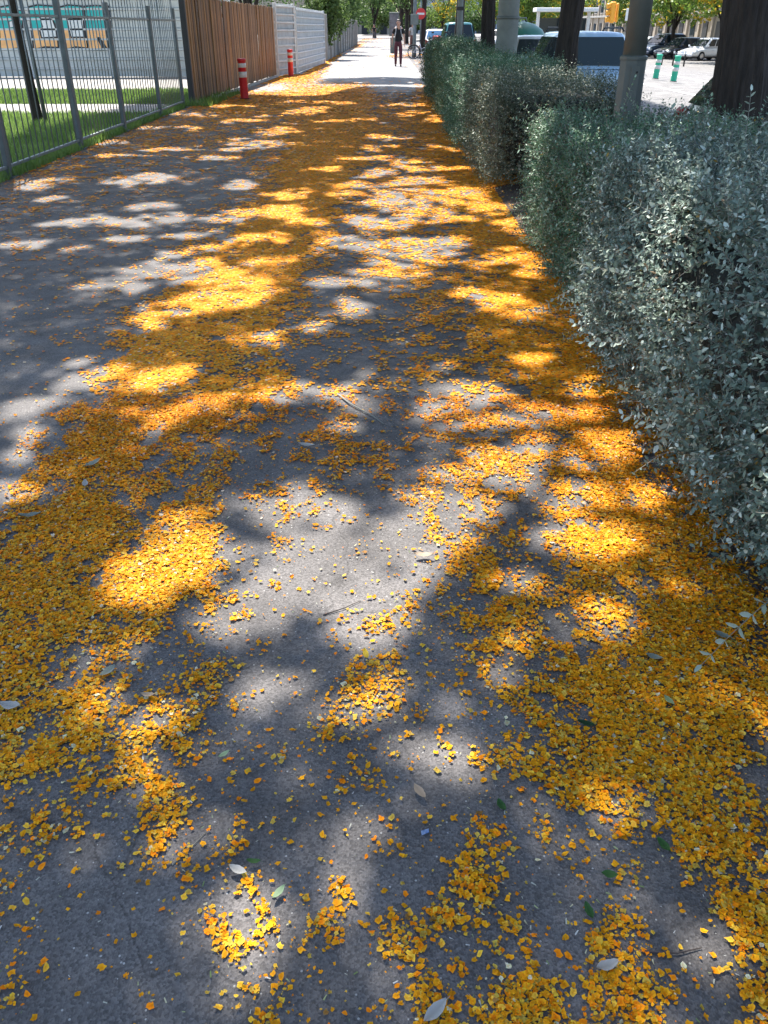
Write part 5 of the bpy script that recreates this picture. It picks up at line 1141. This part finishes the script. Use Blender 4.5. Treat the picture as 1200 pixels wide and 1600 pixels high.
# near: whole blossoms, 300 of them things of their own
X, Y, Z, R, sc, col = strip(.55, 3.6, -2.6, 1.9, .0132, 0.58e-4, 'flower', 8.5, 1.0, .003)
k = rng.random(len(X)); small = k < .5; sc[small] *= rng.uniform(.28, .6, small.sum())       # loose petals and crumbs
zc = Y * math.cos(PITCH) + CAM_H * math.sin(PITCH)
vis = (np.abs(X) < .46 * zc) & (Y > .80)
size_px = sc / np.hypot(Y, CAM_H) * (1 + .0 * X)
pick = np.argsort(-size_px * vis)[:300]
pk = np.zeros(len(X), bool); pk[pick] = True
meshes = {}
for i in pick:
    t = int(rng.integers(8)); cq = int(rng.integers(5)); key = (t, cq)
    if key not in meshes:
        cc = [(.82, .36, .007), (.88, .29, .005), (.86, .42, .010), (.74, .32, .007), (.84, .50, .04)][cq]
        meshes[key] = make_mesh('fallen_blossom', FT[t][0], FT[t][1], M['petal'], np.array([cc]) * FV[t])
    o = bpy.data.objects.new('fallen_blossom', meshes[key]); C.objects.link(o)
    mm = Matrix.Identity(4)
    for a in range(3):
        for b in range(3): mm[a][b] = R[i, a, b] * sc[i] * (.6 if b == 2 else 1)
    mm[0][3], mm[1][3], mm[2][3] = X[i], Y[i], Z[i]
    o.matrix_world = mm
    tag(o, 'orange yellow blossom lying loose on the asphalt in the foreground', 'blossom', 'loose blossoms in the foreground')
rest = ~pk; ti = rng.integers(0, 8, len(X))
VV = []; FF = []; CC = []; off = 0
P3 = np.stack([X, Y, Z], 1)
for t in range(8):
    m = rest & (ti == t)
    V, Fc = scatter(FT[t][0], FT[t][1], P3[m], R[m], np.stack([sc[m], sc[m], sc[m] * .5], 1)); VV.append(V); FF.append(Fc + off); CC.append((col[m][:, None, :] * FV[t][None]).reshape(-1, 3)); off += len(V)
near_n = rest.sum()
# middle distance: simpler crumpled petals
for (y0, y1, x0, x1, size, area, tv, tf, clump) in ((3.6, 6.2, -3.9, 1.8, .0155, 1.4e-4, Q_V, Q_F, 5.0), (6.2, 10.5, -4.3, 1.7, .021, 2.9e-4, S_V, S_F, 3.6), (10.5, 18, -4.3, 1.6, .032, 6.6e-4, S_V, S_F, 2.2), (18, 34, -4.2, 1.5, .055, 1.8e-3, S_V, S_F, 1.5), (34, 140, -3.0, 3.0, .11, 7e-3, S_V, S_F, .8)):
    X, Y, Z, R, sc, col = strip(y0, y1, x0, x1, size, area, 'q', clump, 1.0, .003)
    V, Fc = scatter(tv, tf, np.stack([X, Y, Z], 1), R, np.stack([sc, sc, sc * (.35 if y0 < 6 else .2)], 1)); VV.append(V); FF.append(Fc + off); CC.append(np.repeat(col, len(tv), 0)); off += len(V)
    TOTAL.append(len(X))
o = np_obj('blossom_carpet', np.concatenate(VV), np.concatenate(FF), M['petal'], None, np.concatenate(CC))
tag(o, 'drifts of countless fallen orange yellow blossoms covering the path', 'blossoms', kind='stuff')
print('blossoms', near_n, TOTAL)
# pale crumbs and green scraps between the blossoms
n = 5200; X = rng.uniform(-1.7, 1.5, n); Y = .65 + 3.6 * rng.random(n) ** 1.4
m = rng.random(n) < (.12 + petal_density(X, Y)); X, Y = X[m], Y[m]; n = len(X)
nz = np.concatenate([rng.normal(0, .4, (n, 2)), np.ones((n, 1))], 1); R = rot_mats(n, nz, rng.uniform(0, 6.28, n)); sc = .0055 * rng.uniform(.4, 1.5, n)
V, Fc = scatter(S_V * np.array([[1.5, .45, 1]]), S_F, np.stack([X, Y, np.full(n, .0035) + .004 * rng.random(n)], 1), R, sc)
cc = np.array([(.42, .42, .34), (.30, .34, .16), (.5, .47, .30), (.16, .22, .08), (.55, .54, .5)])[rng.integers(0, 5, n)]
tag(np_obj('petal_crumbs', V, Fc, M['dry'], None, np.repeat(cc, 4, 0)), 'pale crumbs of calyx and bud scattered on the asphalt', 'crumbs', kind='stuff')

# ------------------------------------------------------------------ fallen leaves, twigs, litter
def leaf_mesh(name, col, L=1.0, wd=.42, curl=.12, seed=0):
    r = np.random.default_rng(seed); n = 9; V = []; Fc = []
    for i in range(n):
        t = i / (n - 1); w = wd / 2 * math.sin(math.pi * min(1, t * .97 + .02)) ** .8 * (1 + .06 * r.normal()); z = curl * (4 * (t - .5) ** 2) * .5 + .02
        V += [(-w, t - .5, z + curl * .35), (0, t - .5, z), (w, t - .5, z + curl * .30 * (1 + .3 * r.normal()))]
    for i in range(n - 1):
        for k in (0, 1): a = i * 3 + k; Fc.append((a, a + 1, a + 4, a + 3))
    V += [(-.012, -.66, .05), (.012, -.66, .05), (.012, -.49, .03), (-.012, -.49, .03)]; b = len(V) - 4; Fc.append((b, b + 1, b + 2, b + 3))
    vc = np.array([np.array(col) * (.8 if k == 1 else 1.0) for i in range(n) for k in range(3)] + [np.array(col) * .7] * 4)
    return make_mesh(name, np.array(V), np.array(Fc), M['dry'], vc, True)
PALE = (.40, .39, .36); GREYG = (.20, .23, .19); GRN = (.035, .10, .025); DGR = (.018, .055, .022); TAN = (.36, .28, .20); YEL = (.62, .42, .03); MINT = (.26, .36, .20)
LEAVES = [(-.95, 1.54, .062, PALE, 1.3, 'pale grey dry leaf lying at the left edge of the path'), (-.30, 1.07, .040, PALE, 1.2, 'pale grey leaf with a dark tail beside a yellow drift'),
 (-.61, 1.58, .040, TAN, 1.4, 'whitish tan leaf beside the thick yellow drift on the left'), (.08, 1.27, .047, TAN, .5, 'beige curled leaf in a sunny spot at the centre of the foreground'),
 (.41, .87, .046, PALE, 1.9, 'large silvery leaf near the lower right foreground'), (-1.15, 2.88, .075, GREYG, 2.4, 'grey green leaf lying on the left yellow drift'),
 (-1.25, 2.48, .075, GREYG, 1.9, 'grey curled leaf on bare asphalt at the left edge'), (.09, .79, .055, PALE, 2.3, 'grey leaf cut by the bottom edge of the picture'),
 (-.32, 3.05, .07, PALE, 1.5, 'pale leaf on bare asphalt in the middle distance'), (.13, 2.23, .065, TAN, 1.5, 'flat beige leaf in the sunny patch at the centre'),
 (-.74, 1.67, .05, GREYG, 2.5, 'small grey green leaf at the edge of the left drift'), (.74, 1.73, .045, GREYG, 1.0, 'grey leaf half buried in blossoms near the hedge'),
 (.50, 1.48, .042, DGR, 1.3, 'dark green leaf curled on the yellow drift at the right'), (.59, 1.13, .038, GRN, .5, 'bright green leaf lying among blossoms in the right foreground'),
 (.46, 1.06, .034, GRN, 1.4, 'short green leaf at the tip of a small yellow patch'), (.26, 1.23, .036, GRN, .3, 'narrow green leaf left of the right hand drift'),
 (-.27, 1.09, .030, GRN, 1.5, 'small green leaf beside the pale grey leaf with a tail'), (-.38, 1.38, .030, MINT, 2.3, 'small light green leaf on a bare grey patch'),
 (.40, .98, .036, GRN, .2, 'green leaf standing out on bare asphalt at lower right'), (-.21, 1.02, .034, MINT, 2.5, 'pale green leaf beside blossoms in the left foreground'),
 (-.05, 1.74, .040, YEL, .2, 'single broad yellow leaf on sunny asphalt'), (-1.13, 2.72, .05, PALE, .3, 'pale leaf in the middle of the left yellow drift'),
 (.96, 1.82, .05, GREYG, .8, 'grey green leaf fallen beneath the near hedge'), (.73, 1.56, .038, MINT, .4, 'light green leaf in the thick drift by the hedge')]
for i, (x, y, L, c, a, lab) in enumerate(LEAVES):
    o = inst('fallen_leaf', leaf_mesh('fallen_leaf', c, 1, random.uniform(.36, .5), random.uniform(.10, .22), i), None, (x, y, .014), (random.uniform(-.1, .1), random.uniform(-.1, .1), a), (L, L, L))
    tag(o, lab, 'leaf', 'single leaves fallen on the path')
def twig(pts, r, m, lab):
    o = MB().tube([(p[0], p[1], r + .001 + p[2] * .4) for p in pts], [r * (1 - .6 * i / (len(pts) - 1)) for i in range(len(pts))], 6).build('twig', m); tag(o, lab, 'twig', 'twigs on the path')
twig([(.47, 1.40, .0), (.52, 1.43, .006), (.60, 1.435, .008), (.68, 1.39, .005), (.73, 1.33, 0)], .0028, M['twig_dark'], 'long curved brown twig lying across the right hand drift')
twig([(-.22, 3.62, 0), (-.16, 3.50, .01), (-.05, 3.36, .004), (.0, 3.28, 0)], .005, M['twig'], 'pale forked twig on the asphalt in the middle distance')
twig([(-.18, 1.93, 0), (-.12, 1.96, .006), (-.07, 2.0, 0)], .0022, M['twig_dark'], 'short dark twig in the sunny patch at the centre')
twig([(-.44, 1.09, 0), (-.41, 1.13, .004), (-.385, 1.17, 0)], .0018, M['twig'], 'thin straight straw at the left of the foreground')
twig([(.49, .905, 0), (.55, .90, .006), (.60, .912, .0)], .0025, M['twig_dark'], 'dark twig next to the large silvery leaf')
# small scrap of litter
V = [(-.5, -.3, .05), (-.1, -.42, .3), (.45, -.25, .1), (.55, .2, .35), (.1, .4, .1), (-.4, .25, .4), (0, 0, .25)]
o = inst('paper_scrap', MB().add(V, [(6, i, (i + 1) % 6) for i in range(6)]).mesh('paper_scrap', mat('blue_white_scrap', (.55, .62, .72), .5, var=.5, scale=2.0, c2=(.06, .16, .42)), False), None, (.088, 1.17, .002), (0, 0, .4), (.019, .015, .015))
tag(o, 'tiny crumpled blue and white scrap of paper in the foreground', 'litter')
